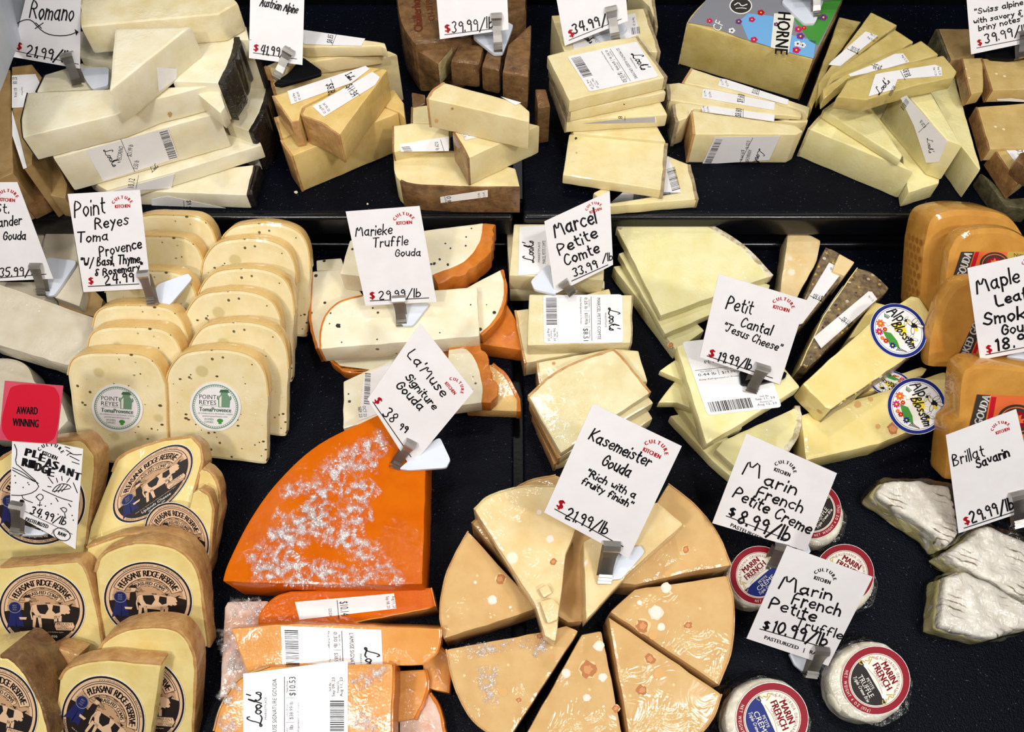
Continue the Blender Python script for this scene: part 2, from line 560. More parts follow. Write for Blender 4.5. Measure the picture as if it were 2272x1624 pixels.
def crumple(id, c, paths, label='bunched clear film', amp=.003, seed=1):
    '''gathered, creased strips of the wrapping film along measured ridges (x, y, half width)'''
    r = REG[id]
    for pi, path in enumerate(paths):
        bm = bmesh.new()
        fl = bm.verts.layers.float.new('gather')
        L = [0.0]
        for a_, b_ in zip(path, path[1:]):
            L.append(L[-1] + math.hypot(b_[0] - a_[0], b_[1] - a_[1]))
        k_ = CROP[c][2] * .4 / 1000                         # rough metres per measured unit
        n = max(4, int(L[-1] * k_ / .00065))
        rows = []
        for i in range(n + 1):
            s_ = L[-1] * i / n
            j = max(q for q in range(len(L) - 1) if L[q] <= s_ + 1e-6)
            t = (s_ - L[j]) / max(L[j + 1] - L[j], 1e-6)
            x0, y0, w0 = path[j]
            x1, y1, w1 = path[j + 1]
            d = math.hypot(x1 - x0, y1 - y0)
            ux, uy = (x1 - x0) / d, (y1 - y0) / d
            x, y, w_ = x0 + (x1 - x0) * t, y0 + (y1 - y0) * t, (w0 + (w1 - w0) * t)
            P = Vector(r['pl'].to2(r['pl'].hit(px(c, x, y))))
            Q = Vector(r['pl'].to2(r['pl'].hit(px(c, x - uy * w_, y + ux * w_))))
            wv = Q - P
            m = 2 * max(2, int(w0 * k_ / .00065) + 1)
            edge = (1 + .35 * noise.noise(Vector((i * .37, pi * 7.1, seed))), 1 + .35 * noise.noise(Vector((i * .37, pi * 7.1 + 3, seed + 9))))
            endt = min(1, 6 * i / n, 6 * (n - i) / n)
            row = []
            for q in range(-m // 2, m // 2 + 1):
                f = 2 * q / m
                f2 = f * (edge[0] if f > 0 else edge[1])
                p2 = P + wv * f2
                v3 = Vector((p2.x, p2.y, seed * .1 + pi))
                al, ac = s_ * k_, f * w_ * k_
                cre = abs(noise.noise(Vector((al * 900 + 2.5 * noise.noise(v3 * 90), ac * 190, pi)))) + .45 * noise.noise(Vector((al * 2100, ac * 700, pi + 5)))
                h = .0006 + amp * (1 - abs(f) ** 2 * .9) * endt * max(0, .25 + cre)
                vv = bm.verts.new(r['pl'].to3(p2.x, p2.y, h))
                vv[fl] = max(0.0, min(1.0, (1 - abs(f)) * 1.6 + .5 * noise.noise(Vector((p2.x * 240, p2.y * 240, 4.4)))) * min(1, endt * 1.5)) * (abs(f) < .99)
                row.append(vv)
            rows.append(row)
        for a_, b_ in zip(rows, rows[1:]):
            for q in range(min(len(a_), len(b_)) - 1):
                bm.faces.new((a_[q], a_[q + 1], b_[q + 1], b_[q]))
        o = link('film', bm, 'bunched_film', r['root'], r['org'])
        o['label'] = label
# ---------------------------------------------------------------- print, pen strokes and stickers
INK = dict(k=(22, 20, 24), r=(196, 24, 40), w=(246, 244, 242), g=(70, 110, 80), G=(120, 156, 126), b=(26, 42, 122), n=(36, 40, 92),
           t=(196, 154, 116), T=(224, 186, 150), d=(38, 30, 28), y=(244, 214, 60), o=(232, 110, 60), c=(240, 236, 222), m=(146, 12, 34),
           s=(140, 140, 146), l=(120, 180, 230), v=(120, 60, 140), p=(206, 40, 110), a=(196, 170, 80), f=(90, 70, 50), h=(74, 150, 60), q=(60, 54, 48),
           B=(132, 60, 36))

_font_cache = {}
def font_mesh(s):
    if s not in _font_cache:
        cu = bpy.data.curves.new('f', 'FONT')
        cu.body = s
        cu.resolution_u = 2
        o = bpy.data.objects.new('f', cu)
        me = bpy.data.meshes.new_from_object(o)
        V = [(v.co.x, v.co.y) for v in me.vertices]
        F_ = [tuple(p.vertices) for p in me.polygons]
        bpy.data.objects.remove(o)
        bpy.data.curves.remove(cu)
        bpy.data.meshes.remove(me)
        x0 = min((v[0] for v in V), default=0)
        x1 = max((v[0] for v in V), default=0)
        _font_cache[s] = (V, F_, x0, x1)
    return _font_cache[s]
CAPH = .729
_v = font_mesh('H')[0]
CAPH = max(v[1] for v in _v)

GL = {
 'A': '00 3A 60;14 54', 'B': '00 0A 39 47 05;05 44 52 30 00', 'C': '58 3A 18 04 11 30 52', 'D': '00 0A 38 55 42 00', 'E': '5A 0A 00 50;05 45',
 'F': '5A 0A 00;05 45', 'G': '57 3A 18 04 11 30 52 55 35', 'H': '00 0A;60 6A;05 65', 'I': '0A 00', 'J': '0A 6A;3A 32 10 02', 'K': '00 0A;5A 04;14 50',
 'L': '0A 00 50', 'M': '00 1A 34 6A 80', 'N': '00 0A 60 6A', 'O': '30 03 07 3A 67 63 30', 'P': '00 0A 39 57 45 04', 'R': '00 0A 39 57 45 05;25 60',
 'S': '58 3A 18 16 54 52 30 02', 'T': '0A 6A;3A 30', 'U': '0A 02 20 41 5A', 'W': '0A 20 36 50 7A', 'Y': '0A 35 6A;35 30',
 'a': '45 26 04 02 20 42;46 41 50', 'b': '0A 00;04 26 44 42 20 01', 'c': '45 26 04 02 20 41', 'd': '45 26 04 02 20 42;4A 40', 'e': '03 43 45 26 04 02 20 41',
 'f': '49 2A 18 10;05 35', 'g': '45 26 04 02 20 42;46 4b 2c 0b', 'h': '0A 00;04 26 44 40', 'i': '05 00;08 09', 'k': '0A 00;45 02;13 40', 'l': '0A 00',
 'm': '06 00;04 15 26 34 30;34 55 64 60', 'n': '06 00;04 26 44 40', 'o': '20 02 04 26 44 42 20', 'p': '06 0c;05 26 44 42 20 02', 'r': '06 00;04 26 35',
 's': '45 26 05 42 20 01', 't': '19 11 30;06 36', 'u': '06 02 20 42;46 40', 'v': '06 20 46', 'w': '06 10 24 40 56', 'y': '06 23;46 1c', 'x': '06 40;00 46',
 '0': '20 03 07 2A 47 43 20', '1': '08 1A 10', '2': '08 2A 48 46 00 50', '3': '09 2A 48 25 42 20 01', '4': '2A 04 54;4A 40', '5': '4A 0A 06 36 43 20 01',
 '6': '4A 05 02 20 42 24 03', '7': '0A 4A 10', '8': '25 07 2A 47 25 02 20 42 25', '9': '47 2A 07 25 47 40', '.': '00 01', ',': '01 1b', "'": '0A 08',
 '"': '0A 08;2A 28', '/': '0b 5A', '&': '59 3A 18 43 20 03 35', '-': '04 34', '|': '0A 0b', '$': '58 3A 18 16 54 52 30 02;3B 3a'}
_cv = {**{str(i): i for i in range(10)}, 'A': 10, 'B': 11, 'a': -1, 'b': -2, 'c': -3}
GLP = {}
for _k, _s in GL.items():
    st = [[(_cv[p[0]], _cv[p[1]]) for p in q.split()] for q in _s.split(';')]
    GLP[_k] = (st, max(p[0] for q in st for p in q))
LOOKS = [[(5.6, 8.2), (5.2, 9.8), (4.2, 9.6), (3.4, 6.5), (2.8, 2.6), (1.8, -.2), (.5, -.4), (.3, .8), (1.6, 1.1), (3.6, .1), (5.4, -.5), (6.6, .6)],
         [(8.5, 0), (7, 1.5), (8, 4), (9.6, 3), (9.3, .6), (8.5, 0)], [(9.6, 3), (10.6, 3.2)], [(11.5, 0), (10.2, 1.5), (11, 4), (12.6, 3), (12.3, .6), (11.5, 0)],
         [(13.3, 0), (15.6, 9.5), (14.8, 8.5), (13.6, 3), (15.6, 4.6), (14.3, 2.6), (16.2, 0), (17, .6)], [(18, 10), (17.4, 7.6)],
         [(17.6, .4), (19, 4.6), (19.4, 1), (18.4, 0), (17.2, .8)]]

class Art:
    def __init__(s, mp, pl, eps=.0003):
        s.mp, s.pl, s.eps = mp, pl, eps
        s.V, s.F, s.C = [], [], []
    def _add(s, V, F_, col, layer):
        k = len(s.V)
        h = s.eps + layer * .00005
        for v in V:
            q = s.pl.hit(s.mp(*v))
            s.V.append(q + s.pl.n * h)
        c = lin(INK[col] if isinstance(col, str) else col)
        for f in F_:
            s.F.append([k + i for i in f])
            s.C.append(c)
    def poly(s, pts, col, layer=1):
        s._add(pts, [range(len(pts))], col, layer)
    def rect(s, x0, y0, x1, y1, col, layer=1):
        s.poly([(x0, y0), (x1, y0), (x1, y1), (x0, y1)], col, layer)
    def disc(s, x, y, r, col, layer=1, ry=None, n=40, rot=0):
        ry = ry or r
        ca, sa = math.cos(rot), math.sin(rot)
        s.poly([(x + r * math.cos(a) * ca - ry * math.sin(a) * sa, y + r * math.cos(a) * sa + ry * math.sin(a) * ca)
                for a in [2 * math.pi * i / n for i in range(n)]], col, layer)
    def band(s, x, y, r0, r1, a0, a1, col, layer=1, n=24):
        A_ = [R(a0 + (a1 - a0) * i / n) for i in range(n + 1)]
        V = [(x + r1 * math.cos(a), y + r1 * math.sin(a)) for a in A_] + [(x + r0 * math.cos(a), y + r0 * math.sin(a)) for a in A_]
        s._add(V, [(i, i + 1, n + 2 + i, n + 1 + i) for i in range(n)], col, layer)
    def stroke(s, pts, wd, col='k', layer=2, smooth=True, taper=False):
        if smooth and len(pts) > 2:
            q = [pts[0]]
            for a, b in zip(pts, pts[1:]):
                q += [(a[0] * .75 + b[0] * .25, a[1] * .75 + b[1] * .25), (a[0] * .25 + b[0] * .75, a[1] * .25 + b[1] * .75)]
            q.append(pts[-1])
            pts = q
        n = len(pts)
        V = []
        for i, p in enumerate(pts):
            a, b = pts[max(0, i - 1)], pts[min(n - 1, i + 1)]
            x, y = b[0] - a[0], b[1] - a[1]
            L = math.hypot(x, y) or 1
            x, y = x / L * wd / 2, y / L * wd / 2
            ex = (-x * .8 if i == 0 else x * .8 if i == n - 1 else 0, -y * .8 if i == 0 else y * .8 if i == n - 1 else 0)
            V += [(p[0] - y + ex[0], p[1] + x + ex[1]), (p[0] + y + ex[0], p[1] - x + ex[1])]
        s._add(V, [(2 * i, 2 * i + 1, 2 * i + 3, 2 * i + 2) for i in range(n - 1)], col, layer)
    def hand(s, txt, a, b, hgt, wd=None, col='k', slant=.12, strokes=None, flip=1, layer=2):
        """pen writing along the base line a-b (image coordinates, y down when flip is 1)"""
        dx, dy = b[0] - a[0], b[1] - a[1]
        L = math.hypot(dx, dy)
        ux, uy = dx / L, dy / L
        vx, vy = (uy, -ux) if flip == 1 else (-uy, ux)
        if strokes is None:
            W_ = 0
            items = []
            for ch in txt:
                if ch == ' ':
                    W_ += 4
                    continue
                g, gw = GLP[ch]
                items.append((g, W_))
                W_ += gw + 2.0
            W_ -= 2.0
        else:
            items, W_ = [(strokes, 0)], 19.5
        kx, ky = L / max(W_, 1), hgt / 10
        wd = wd or hgt * .085
        for i, (g, o) in enumerate(items):
            jy = random.uniform(-.35, .35)
            for q in g:
                pts = []
                for (x, y) in q:
                    X = (x + o) * kx + y * ky * slant + random.uniform(-.12, .12) * kx
                    Y = (y + jy) * ky + random.uniform(-.12, .12) * ky
                    pts.append((a[0] + ux * X + vx * Y, a[1] + uy * X + vy * Y))
                s.stroke(pts, wd * random.uniform(.9, 1.15), col, layer)
    def text(s, txt, x, y, hgt, col='k', ang=0, sx=1.0, flip=1, width=None, align='c', layer=2, bold=0):
        V, F_, x0, x1 = font_mesh(txt)
        k = hgt / CAPH
        if width:
            sx = width / max((x1 - x0) * k, 1e-9)
        W_ = (x1 - x0) * k * sx
        o = {'c': -W_ / 2, 'l': 0, 'r': -W_}[align]
        ca, sa = math.cos(R(ang)), math.sin(R(ang))
        for bx in ((0,) if not bold else (-bold, bold, 0)):
            out = []
            for vx, vy in V:
                X, Y = (vx - x0) * k * sx + o + bx * hgt, (vy * k - hgt / 2) * (-1 if flip == 1 else 1)
                out.append((x + X * ca - Y * sa, y + X * sa + Y * ca))
            s._add(out, F_, col, layer)
    def arctext(s, txt, x, y, r, hgt, a0, a1, col='k', flip=1, sx=.9, layer=3, inward=False, bold=0):
        """characters round a circle from angle a0 to a1 in degrees, anticlockwise positive seen upright"""
        ws = []
        for ch in txt:
            if ch == ' ':
                ws.append(.45)
            else:
                _, _, p, q = font_mesh(ch)
                ws.append((q - p) + .16)
        tot = sum(ws)
        acc = 0
        for ch, wv in zip(txt, ws):
            am = a0 + (a1 - a0) * (acc + wv / 2) / tot
            acc += wv
            if ch == ' ':
                continue
            th = R(am)
            X, Y = x + r * math.cos(th), y + (-1 if flip == 1 else 1) * r * math.sin(th)
            rot = (90 - am) if not inward else (-90 - am)
            s.text(ch, X, Y, hgt, col, rot if flip == 1 else -rot, sx, flip, layer=layer, bold=bold)
    def build(s, name, parent, org):
        if not s.F:
            return None
        me = bpy.data.meshes.new(name)
        me.from_pydata([v - org for v in s.V], [], s.F)
        at = me.color_attributes.new('print', 'FLOAT_COLOR', 'CORNER')
        i = 0
        for f, c in zip(s.F, s.C):
            for _ in f:
                at.data[i].color = (*c, 1)
                i += 1
        me.materials.append(MATS['ink'])
        o = bpy.data.objects.new(name, me)
        COL.objects.link(o)
        o.parent = parent
        return o

def sheet(name, pts2, pl, m, parent, org, th=.00035, lift=.0001):
    """thin flat sheet (paper, film) lying on plane pl"""
    return link(name, prism_bm([(p[0], p[1], 0) for p in pts2], pl, lift + th, lift, 0), m, parent, org)

def rounded(pts, r=.08, n=3):
    out = []
    k = len(pts)
    for i in range(k):
        p, a, b = pts[i], pts[i - 1], pts[(i + 1) % k]
        for j in range(n + 1):
            t = j / n
            u = (p[0] + (a[0] - p[0]) * r, p[1] + (a[1] - p[1]) * r)
            v = (p[0] + (b[0] - p[0]) * r, p[1] + (b[1] - p[1]) * r)
            out.append(((1-t)**2 * u[0] + 2*t*(1-t) * p[0] + t*t * v[0], (1-t)**2 * u[1] + 2*t*(1-t) * p[1] + t*t * v[1]))
    return out

def frame3(c, s):
    """three corners (reading top-left, top-right, bottom-left) -> map of label units (0..1, 0..1) to pixels"""
    (a, _), (b, _), (d, _) = toks(c, s)
    return lambda x, y: (a[0] + (b[0] - a[0]) * x + (d[0] - a[0]) * y, a[1] + (b[1] - a[1]) * x + (d[1] - a[1]) * y)

def price_label(id, c, corners, product, price='$8.80', wt='0.25 lb', unit='$39.99/lb', face='top', ro=0.0, clip=None, date=('Sep 11, 23', 'Aug 12, 23')):
    r = REG[id]
    pl = r['pl'] if face == 'top' else side_plane(id, face, ro)
    f = frame3(c, corners)
    u = [(0, 0), (1, 0), (1, 1), (0, 1)]
    if clip:
        u = [(float(a), float(b)) for a, b in (q.split(',') for q in clip.split())]
    q2 = [pl.to2(pl.hit(f(*p))) for p in (rounded(u, .05) if not clip else u)]
    lab = sheet('label', q2, pl, 'sticker', r['root'], r['org'], th=.0003, lift=.00045)
    lab['label'] = 'white printed weight and price label'
    A = Art(f, pl, .0008)
    A.hand('', (.27, .17), (.75, .17), .14, .017, strokes=LOOKS, slant=.05)
    A.text('MARKETPLACE', .53, .215, .018, width=.3)
    A.text(product, .5, .30, .04, width=min(.86, .05 * len(product)))
    A.rect(.04, .392, .96, .398, 'k')
    for q, t1, t2 in ((.18, 'Net Wt/Ct', wt), (.5, 'Unit Price', unit)):
        A.text(t1, q, .42, .018, width=.16)
        A.text(t2, q, .46, .035, width=.24)
    A.text('Total Price', .82, .42, .018, width=.16)
    A.text(price, .83, .47, .06, width=.26)
    A.rect(.335, .41, .34, .49, 'k')
    A.rect(.67, .41, .675, .49, 'k')
    A.text('Keep Refrigerated or Frozen', .33, .525, .018, width=.55)
    rr = random.Random(len(REG))
    x = .06
    while x < .62:
        wv = rr.choice((.004, .007, .011, .015))
        A.rect(x, .83, x + wv, .965, 'k')
        x += wv + rr.choice((.005, .008, .012))
    A.text('Sell By', .82, .83, .018, width=.12)
    A.text(date[0], .82, .862, .026, width=.26)
    A.text('Packed On', .82, .905, .018, width=.16)
    A.text(date[1], .82, .937, .026, width=.26)
    A.build('lettering', lab, r['org'])
    return lab

def strip_label(id, c, poly, texts, face='top', ro=0.0):
    """a partly covered label: its visible paper outline, and text pieces (text, x, y, h, ang, width) measured in the photograph"""
    r = REG[id]
    pl = r['pl'] if face == 'top' else side_plane(id, face, ro)
    q2 = [pl.to2(pl.hit(p)) for p, _ in toks(c, poly)]
    lab = sheet('label', q2, pl, 'sticker', r['root'], r['org'], th=.0003, lift=.00045)
    lab['label'] = 'white printed weight and price label'
    A = Art(lambda x, y: px(c, x, y), pl, .0008)
    for t in texts:
        if t[0] == 'bars':
            _, x0, y0, x1, y1, dx, dy, n = t
            rr = random.Random(n)
            for i in range(n):
                f = i / n
                w_ = rr.choice((.25, .4, .6)) / n
                a = (x0 + (x1 - x0) * f, y0 + (y1 - y0) * f)
                b = (x0 + (x1 - x0) * (f + w_), y0 + (y1 - y0) * (f + w_))
                A.poly([a, b, (b[0] + dx, b[1] + dy), (a[0] + dx, a[1] + dy)], 'k')
        elif t[0] == 'line':
            A.stroke([(t[1], t[2]), (t[3], t[4])], 3, 'k')
        elif t[0] == 'looks':
            A.hand('', (t[1], t[2]), (t[3], t[4]), t[5], t[5] * .09, strokes=LOOKS, slant=.05)
        else:
            A.text(t[0], t[1], t[2], t[3], 'k', t[4], width=t[5])
    A.build('lettering', lab, r['org'])
    return lab

def disc_label(id, c, ctr, ux, vy, art, label, extra=None, face='top'):
    """round sticker: centre, the pixel vectors of its reading direction and of its up direction"""
    r = REG[id]
    pl = r['pl'] if face == 'top' else side_plane(id, face)
    k = CROP[c][2]
    C0 = px(c, *ctr)
    f = lambda x, y: (C0[0] + (ux[0] * x + vy[0] * y) * k, C0[1] + (ux[1] * x + vy[1] * y) * k)
    N = 48
    u = [(math.cos(2 * math.pi * i / N), math.sin(2 * math.pi * i / N)) for i in range(N)]
    q2 = [pl.to2(pl.hit(f(*p))) for p in u]
    lab = sheet('round_label', q2, pl, 'sticker', r['root'], r['org'], th=.0003, lift=.00045)
    lab['label'] = label
    A = Art(f, pl, .0008)
    art(A, extra)
    A.build('printing', lab, r['org'])
    return lab

# ---- the round stickers, drawn in the unit disc, y up
def art_marin(A, kind):
    dark = 'b' if kind == 'creme' else 'd'
    A.disc(0, 0, .985, 'm', 1)
    A.disc(0, 0, .79, 'c', 2)
    A.band(0, 0, .755, .77, 0, 360, 'm', 3, 48)
    n = 24
    A.poly([(.73 * math.cos(R(180 + 6 + 168 * i / n)), .73 * math.sin(R(186 + 168 * i / n))) for i in range(n + 1)], dark, 3)
    A.poly([(-.6, .05), (-.45, .02), (0, .10), (.45, .02), (.6, .05), (.55, -.1), (.42, -.08), (0, -.01), (-.42, -.08), (-.55, -.1)], 'w', 4)
    A.stroke([(-.42, -.03), (0, .05), (.42, -.03)], .02, 'a', 5)
    for sx in (-1, 1):
        for q in ([(.66, .02), (.58, .12), (.7, .16), (.62, .25)], [(.62, -.02), (.74, -.08), (.68, -.18), (.6, -.12)], [(.52, .06), (.6, .2)]):
            A.stroke([(sx * x, y) for x, y in q], .03, 'a', 6)
    A.arctext('CALIFORNIA ORIGINAL', 0, 0, .66, .085, 150, 30, 'm', 0, .8, 4)
    A.text('MARIN', 0, .45, .19, 'm', 0, 1, 0, width=.66, layer=4, bold=.06)
    A.text('FRENCH', 0, .22, .19, 'm', 0, 1, 0, width=.84, layer=4, bold=.06)
    A.text('CHEESE Co', 0, .10, .085, 'm', 0, 1, 0, width=.52, layer=5)
    A.text('SINCE', -.58, .3, .06, 'm', 40, 1, 0, width=.17, layer=4)
    A.text('1865', .58, .3, .06, 'm', -40, 1, 0, width=.15, layer=4)
    A.text('PETITE', 0, -.19, .085, 'c', 0, 1, 0, width=.36, layer=5)
    A.text('CR\u00c8ME' if kind == 'creme' else 'TRUFFLE', 0, -.34, .15, 'c', 0, 1, 0, width=.72, layer=5)
    A.hand('Triple Creme Brie', (-.42, -.54), (.42, -.54), .10, .012, 'c', .25, flip=0, layer=5)
    A.arctext('NET WEIGHT 4 OZ (113g)', 0, 0, .885, .085, 220, 320, 'c', 0, .8, 4, inward=True)

def art_pleasant(A, _):
    A.disc(0, 0, .985, 'd', 1, n=60)
    A.disc(0, 0, .94, 'T', 2, n=60)
    A.band(0, 0, .86, .875, 0, 360, 'd', 3, 48)
    A.disc(0, 0, .80, 't', 3, n=60)
    rr = random.Random(3)
    for i in range(130):                                        # engraved sky
        x, y = rr.uniform(-.75, .75), rr.uniform(.0, .55)
        if x * x + y * y < .56:
            A.stroke([(x - .05, y), (x, y + rr.uniform(-.02, .03)), (x + .05, y)], .012, 'f', 4)
    n = 30
    low = [(.86 * math.cos(R(a)), .86 * math.sin(R(a))) for a in [180 + 4 + 180 * i / n for i in range(n + 1)]]
    A.poly(low + [(.6, .12), (.3, -.02), (-.1, -.1), (-.5, .0)], 'd', 5)
    A.band(0, 0, .56, .83, 20, 160, 'd', 5)
    A.band(0, 0, .575, .815, 21, 159, 'T', 6)
    A.arctext('\u00b7PLEASANT RIDGE RESERVE\u00b7', 0, 0, .695, .155, 156, 24, 'd', 0, .72, 7, bold=.05)
    A.band(0, -.05, .42, .56, 35, 140, 'd', 5)
    A.band(0, -.05, .43, .55, 36, 139, 'T', 6)
    A.arctext('GRASS-FED COWS', 0, -.05, .49, .085, 133, 42, 'd', 0, .85, 7, bold=.05)
    A.arctext('www.uplandscheese.com \u00b7 Phone 888-935-5558', 0, 0, .905, .045, 130, 40, 'd', 0, .8, 4)
    # cow
    A.poly([(-.2, .12), (.1, .15), (.38, .12), (.5, .14), (.62, .1), (.66, .0), (.58, -.04), (.54, -.12), (.46, -.1), (.4, -.2), (.3, -.24), (.0, -.22), (-.12, -.2), (-.2, -.05)], 'T', 7)
    A.poly([(-.12, .12), (.12, .14), (.16, .02), (.08, -.12), (-.04, -.1), (-.1, .0)], 'd', 8)
    A.poly([(.26, .12), (.42, .1), (.42, -.06), (.32, -.1), (.24, -.02)], 'd', 8)
    A.poly([(.42, .14), (.36, .2), (.46, .18)], 'd', 8)
    A.poly([(.62, .12), (.72, .18), (.66, .08)], 'd', 8)
    for x0, x1 in ((-.16, -.18), (-.06, -.02), (.32, .32), (.42, .42)):
        A.poly([(x0 - .04, -.15), (x0 + .04, -.15), (x1 + .03, -.46), (x1 - .03, -.46)], 'T', 7)
    A.disc(.6, -.06, .05, 'T', 9, .04)
    A.stroke([(-.2, .1), (-.26, -.05), (-.22, -.25)], .03, 'T', 8)
    # herdsman
    A.poly([(-.4, .18), (-.28, .2), (-.25, .0), (-.3, -.2), (-.32, -.34), (-.42, -.34), (-.42, -.1)], 'd', 8)
    A.disc(-.33, .26, .055, 'T', 8)
    A.poly([(-.42, .30), (-.24, .30), (-.28, .37), (-.38, .37)], 'd', 9)
    A.poly([(-.52, -.2), (-.34, -.2), (-.36, -.26), (-.5, -.26)], 'T', 9)
    # ribbon
    A.poly([(-.72, -.02), (-.6, -.05), (-.56, -.48), (-.68, -.42), (-.8, -.5)], 'n', 8)
    A.poly([(-.6, -.04), (-.48, -.04), (-.4, -.46), (-.5, -.42), (-.6, -.5)], 'n', 8)
    A.disc(-.62, .05, .15, 's', 9)
    A.disc(-.62, .05, .135, 'n', 10)
    for i, tx in enumerate(('BEST', 'OF', 'SHOW')):
        A.text(tx, -.62, .10 - i * .055, .035, 's', 0, 1, 0, width=.1, layer=11)
    # badge
    A.poly([(.3, -.3), (.74, -.3), (.78, -.42), (.72, -.54), (.32, -.54), (.28, -.42)], 'd', 8)
    A.poly([(.32, -.32), (.72, -.32), (.76, -.42), (.7, -.52), (.34, -.52), (.3, -.42)], 'T', 9)
    A.text('PROUDLY', .53, -.36, .06, 'd', 0, 1, 0, width=.36, layer=10)
    A.text('CHEESE', .53, -.42, .03, 'd', 0, 1, 0, width=.18, layer=10)
    A.text('WISCONSIN', .53, -.48, .06, 'd', 0, 1, 0, width=.36, layer=10)
    A.text('Made on our family farm in Wisconsin\'s Driftless region', 0, -.57, .03, 'T', 0, 1, 0, width=1.0, layer=9)
    A.text('Uplands Cheese', 0, -.67, .085, 'c', 0, 1, 0, width=.72, layer=9)
    A.text('Dodgeville, WI', 0, -.78, .05, 'c', 0, 1, 0, width=.4, layer=9)
    A.arctext('INGREDIENTS: RAW NON-GMO COWS MILK, RENNET, CULTURES, SALT', 0, 0, .905, .045, 215, 330, 'd', 0, .8, 4, inward=True)

def art_reyes(A, _):
    A.band(0, 0, .86, .90, 0, 360, 'G', 1, 48)
    A.band(0, 0, .80, .815, 0, 360, 'G', 1, 48)
    for i in range(60):
        a = R(i * 6)
        A.disc(.84 * math.cos(a), .84 * math.sin(a), .018, 'g', 2, n=6)
    A.text('POINT', -.3, .38, .17, 'q', 0, 1, 0, width=.66, layer=2)
    A.text('REYES', -.3, .16, .17, 'q', 0, 1, 0, width=.66, layer=2)
    A.text('FARMSTEAD CHEESE CO.', -.25, .03, .035, 'g', 0, 1, 0, width=.66, layer=2)
    A.poly([(.12, -.02), (.1, .38), (.2, .5), (.2, .58), (.48, .58), (.48, .5), (.58, .38), (.56, -.02)], 'G', 2)
    A.poly([(.14, .58), (.54, .58), (.48, .7), (.2, .7)], 'g', 2)
    A.poly([(.16, 0), (.15, .36), (.24, .46), (.24, 0)], 'c', 3)
    A.stroke([(.1, .44), (.06, .36), (.1, .3)], .03, 'g', 3)
    A.stroke([(.58, .44), (.62, .36), (.58, .3)], .03, 'g', 3)
    A.text('TomaProvence', 0, -.12, .17, 'g', 0, 1, 0, width=1.24, layer=3, bold=.04)
    A.text('AN HERBACEOUS ARTISANAL CHEESE', 0, -.29, .05, 'g', 0, 1, 0, width=1.36, layer=2)
    A.text('pointreyescheese.com', 0, -.39, .06, 'q', 0, 1, 0, width=.96, layer=2)
    A.text("WOMEN", -.24, -.52, .08, 'g', 0, 1, 0, width=.36, layer=2)
    A.text("OWNED", -.24, -.63, .08, 'g', 0, 1, 0, width=.36, layer=2)
    A.disc(.2, -.56, .12, 'h', 2, .08)
    A.disc(.2, -.66, .07, 'h', 3, .04)

def art_alp(A, _):
    A.disc(0, 0, .985, 'b', 1, n=60)
    A.disc(0, 0, .87, 'w', 2, n=60)
    A.band(0, 0, .82, .835, 0, 360, 'b', 3, 48)
    for i in range(24):
        a = R(i * 15 + 3)
        A.poly([(.0 + .12 * math.cos(a - .2), .12 * math.sin(a - .2)), (.45 * math.cos(a), .45 * math.sin(a)), (.12 * math.cos(a + .2), .12 * math.sin(a + .2))], 'y', 3)
    A.disc(0, .02, .26, 'y', 4)
    A.poly([(-.72, -.18), (-.5, .05), (-.4, -.05), (-.25, .12), (-.1, -.08), (.06, .05), (.2, -.12), (.4, -.3), (.2, -.5), (-.5, -.5)], 'c', 5)
    A.stroke([(-.72, -.18), (-.5, .05), (-.4, -.05), (-.25, .12), (-.1, -.08), (.06, .05), (.2, -.12), (.4, -.3)], .02, 's', 6, False)
    A.poly([(-.5, -.3), (-.2, -.22), (.1, -.38), (.3, -.6), (-.1, -.62)], 'h', 6)
    for cx, cy, r, cc in ((-.66, -.08, .16, 'o'), (-.58, -.38, .14, 'p'), (-.44, -.2, .09, 'r'), (.02, -.62, .12, 'b'), (-.25, -.58, .1, 'r'), (-.4, -.55, .08, 'o')):
        for i in range(8):
            a = i * math.pi / 4
            A.disc(cx + r * .55 * math.cos(a), cy + r * .55 * math.sin(a), r * .45, cc, 7, r * .25, 10, a)
        A.disc(cx, cy, r * .28, 'y', 8, n=10)
    for i in range(7):
        A.stroke([(.2 + .05 * i, -.72 + .02 * i), (.24 + .05 * i, -.58)], .025, 'k', 7)
    for i in range(5):
        A.stroke([(-.62 + .03 * i, .22), (-.62 + .05 * (i - 1), .34)], .025, 'g', 7)
    for bx, by, k in ((.42, .42, 1.0), (.1, .46, .55), (.52, -.1, .7)):       # bees
        A.disc(bx, by, .15 * k, 'k', 7, .10 * k, rot=-.5)
        A.disc(bx + .1 * k, by - .08 * k, .09 * k, 'y', 8, .06 * k)
        for wx, wy, ro in ((-.05, .2, 1.2), (.18, .12, .2), (-.2, .05, 2.6), (.02, -.18, -1.2)):
            A.disc(bx + wx * k, by + wy * k, .14 * k, 'k', 8, .07 * k, 14, ro)
            A.disc(bx + wx * k, by + wy * k, .12 * k, 'c', 9, .055 * k, 14, ro)
    A.hand('Alp', (-.62, .42), (-.12, .30), .42, .045, 'k', .3, flip=0, layer=11)
    A.hand('Blossom', (-.30, .08), (.62, -.42), .34, .045, 'k', .3, flip=0, layer=11)

# ---------------------------------------------------------------- price signs
def logo(A, x, y, s, ang, col='r'):
    """shop logo: CULTURE on an arc over KITCHEN; s is the word width, ang clockwise degrees in the image"""
    ca, sa = math.cos(R(ang)), math.sin(R(ang))
    cx, cy = x - (s * .10) * sa * -1, y + s * .10 * ca
    A.arctext('CULTURE', cx, cy, s * .62, s * .17, 156 - ang, 24 - ang, col, 1, .9, 2, bold=.08)
    A.text('KITCHEN', x, y, s * .19, col, ang, width=s * .86, layer=2, bold=.06)

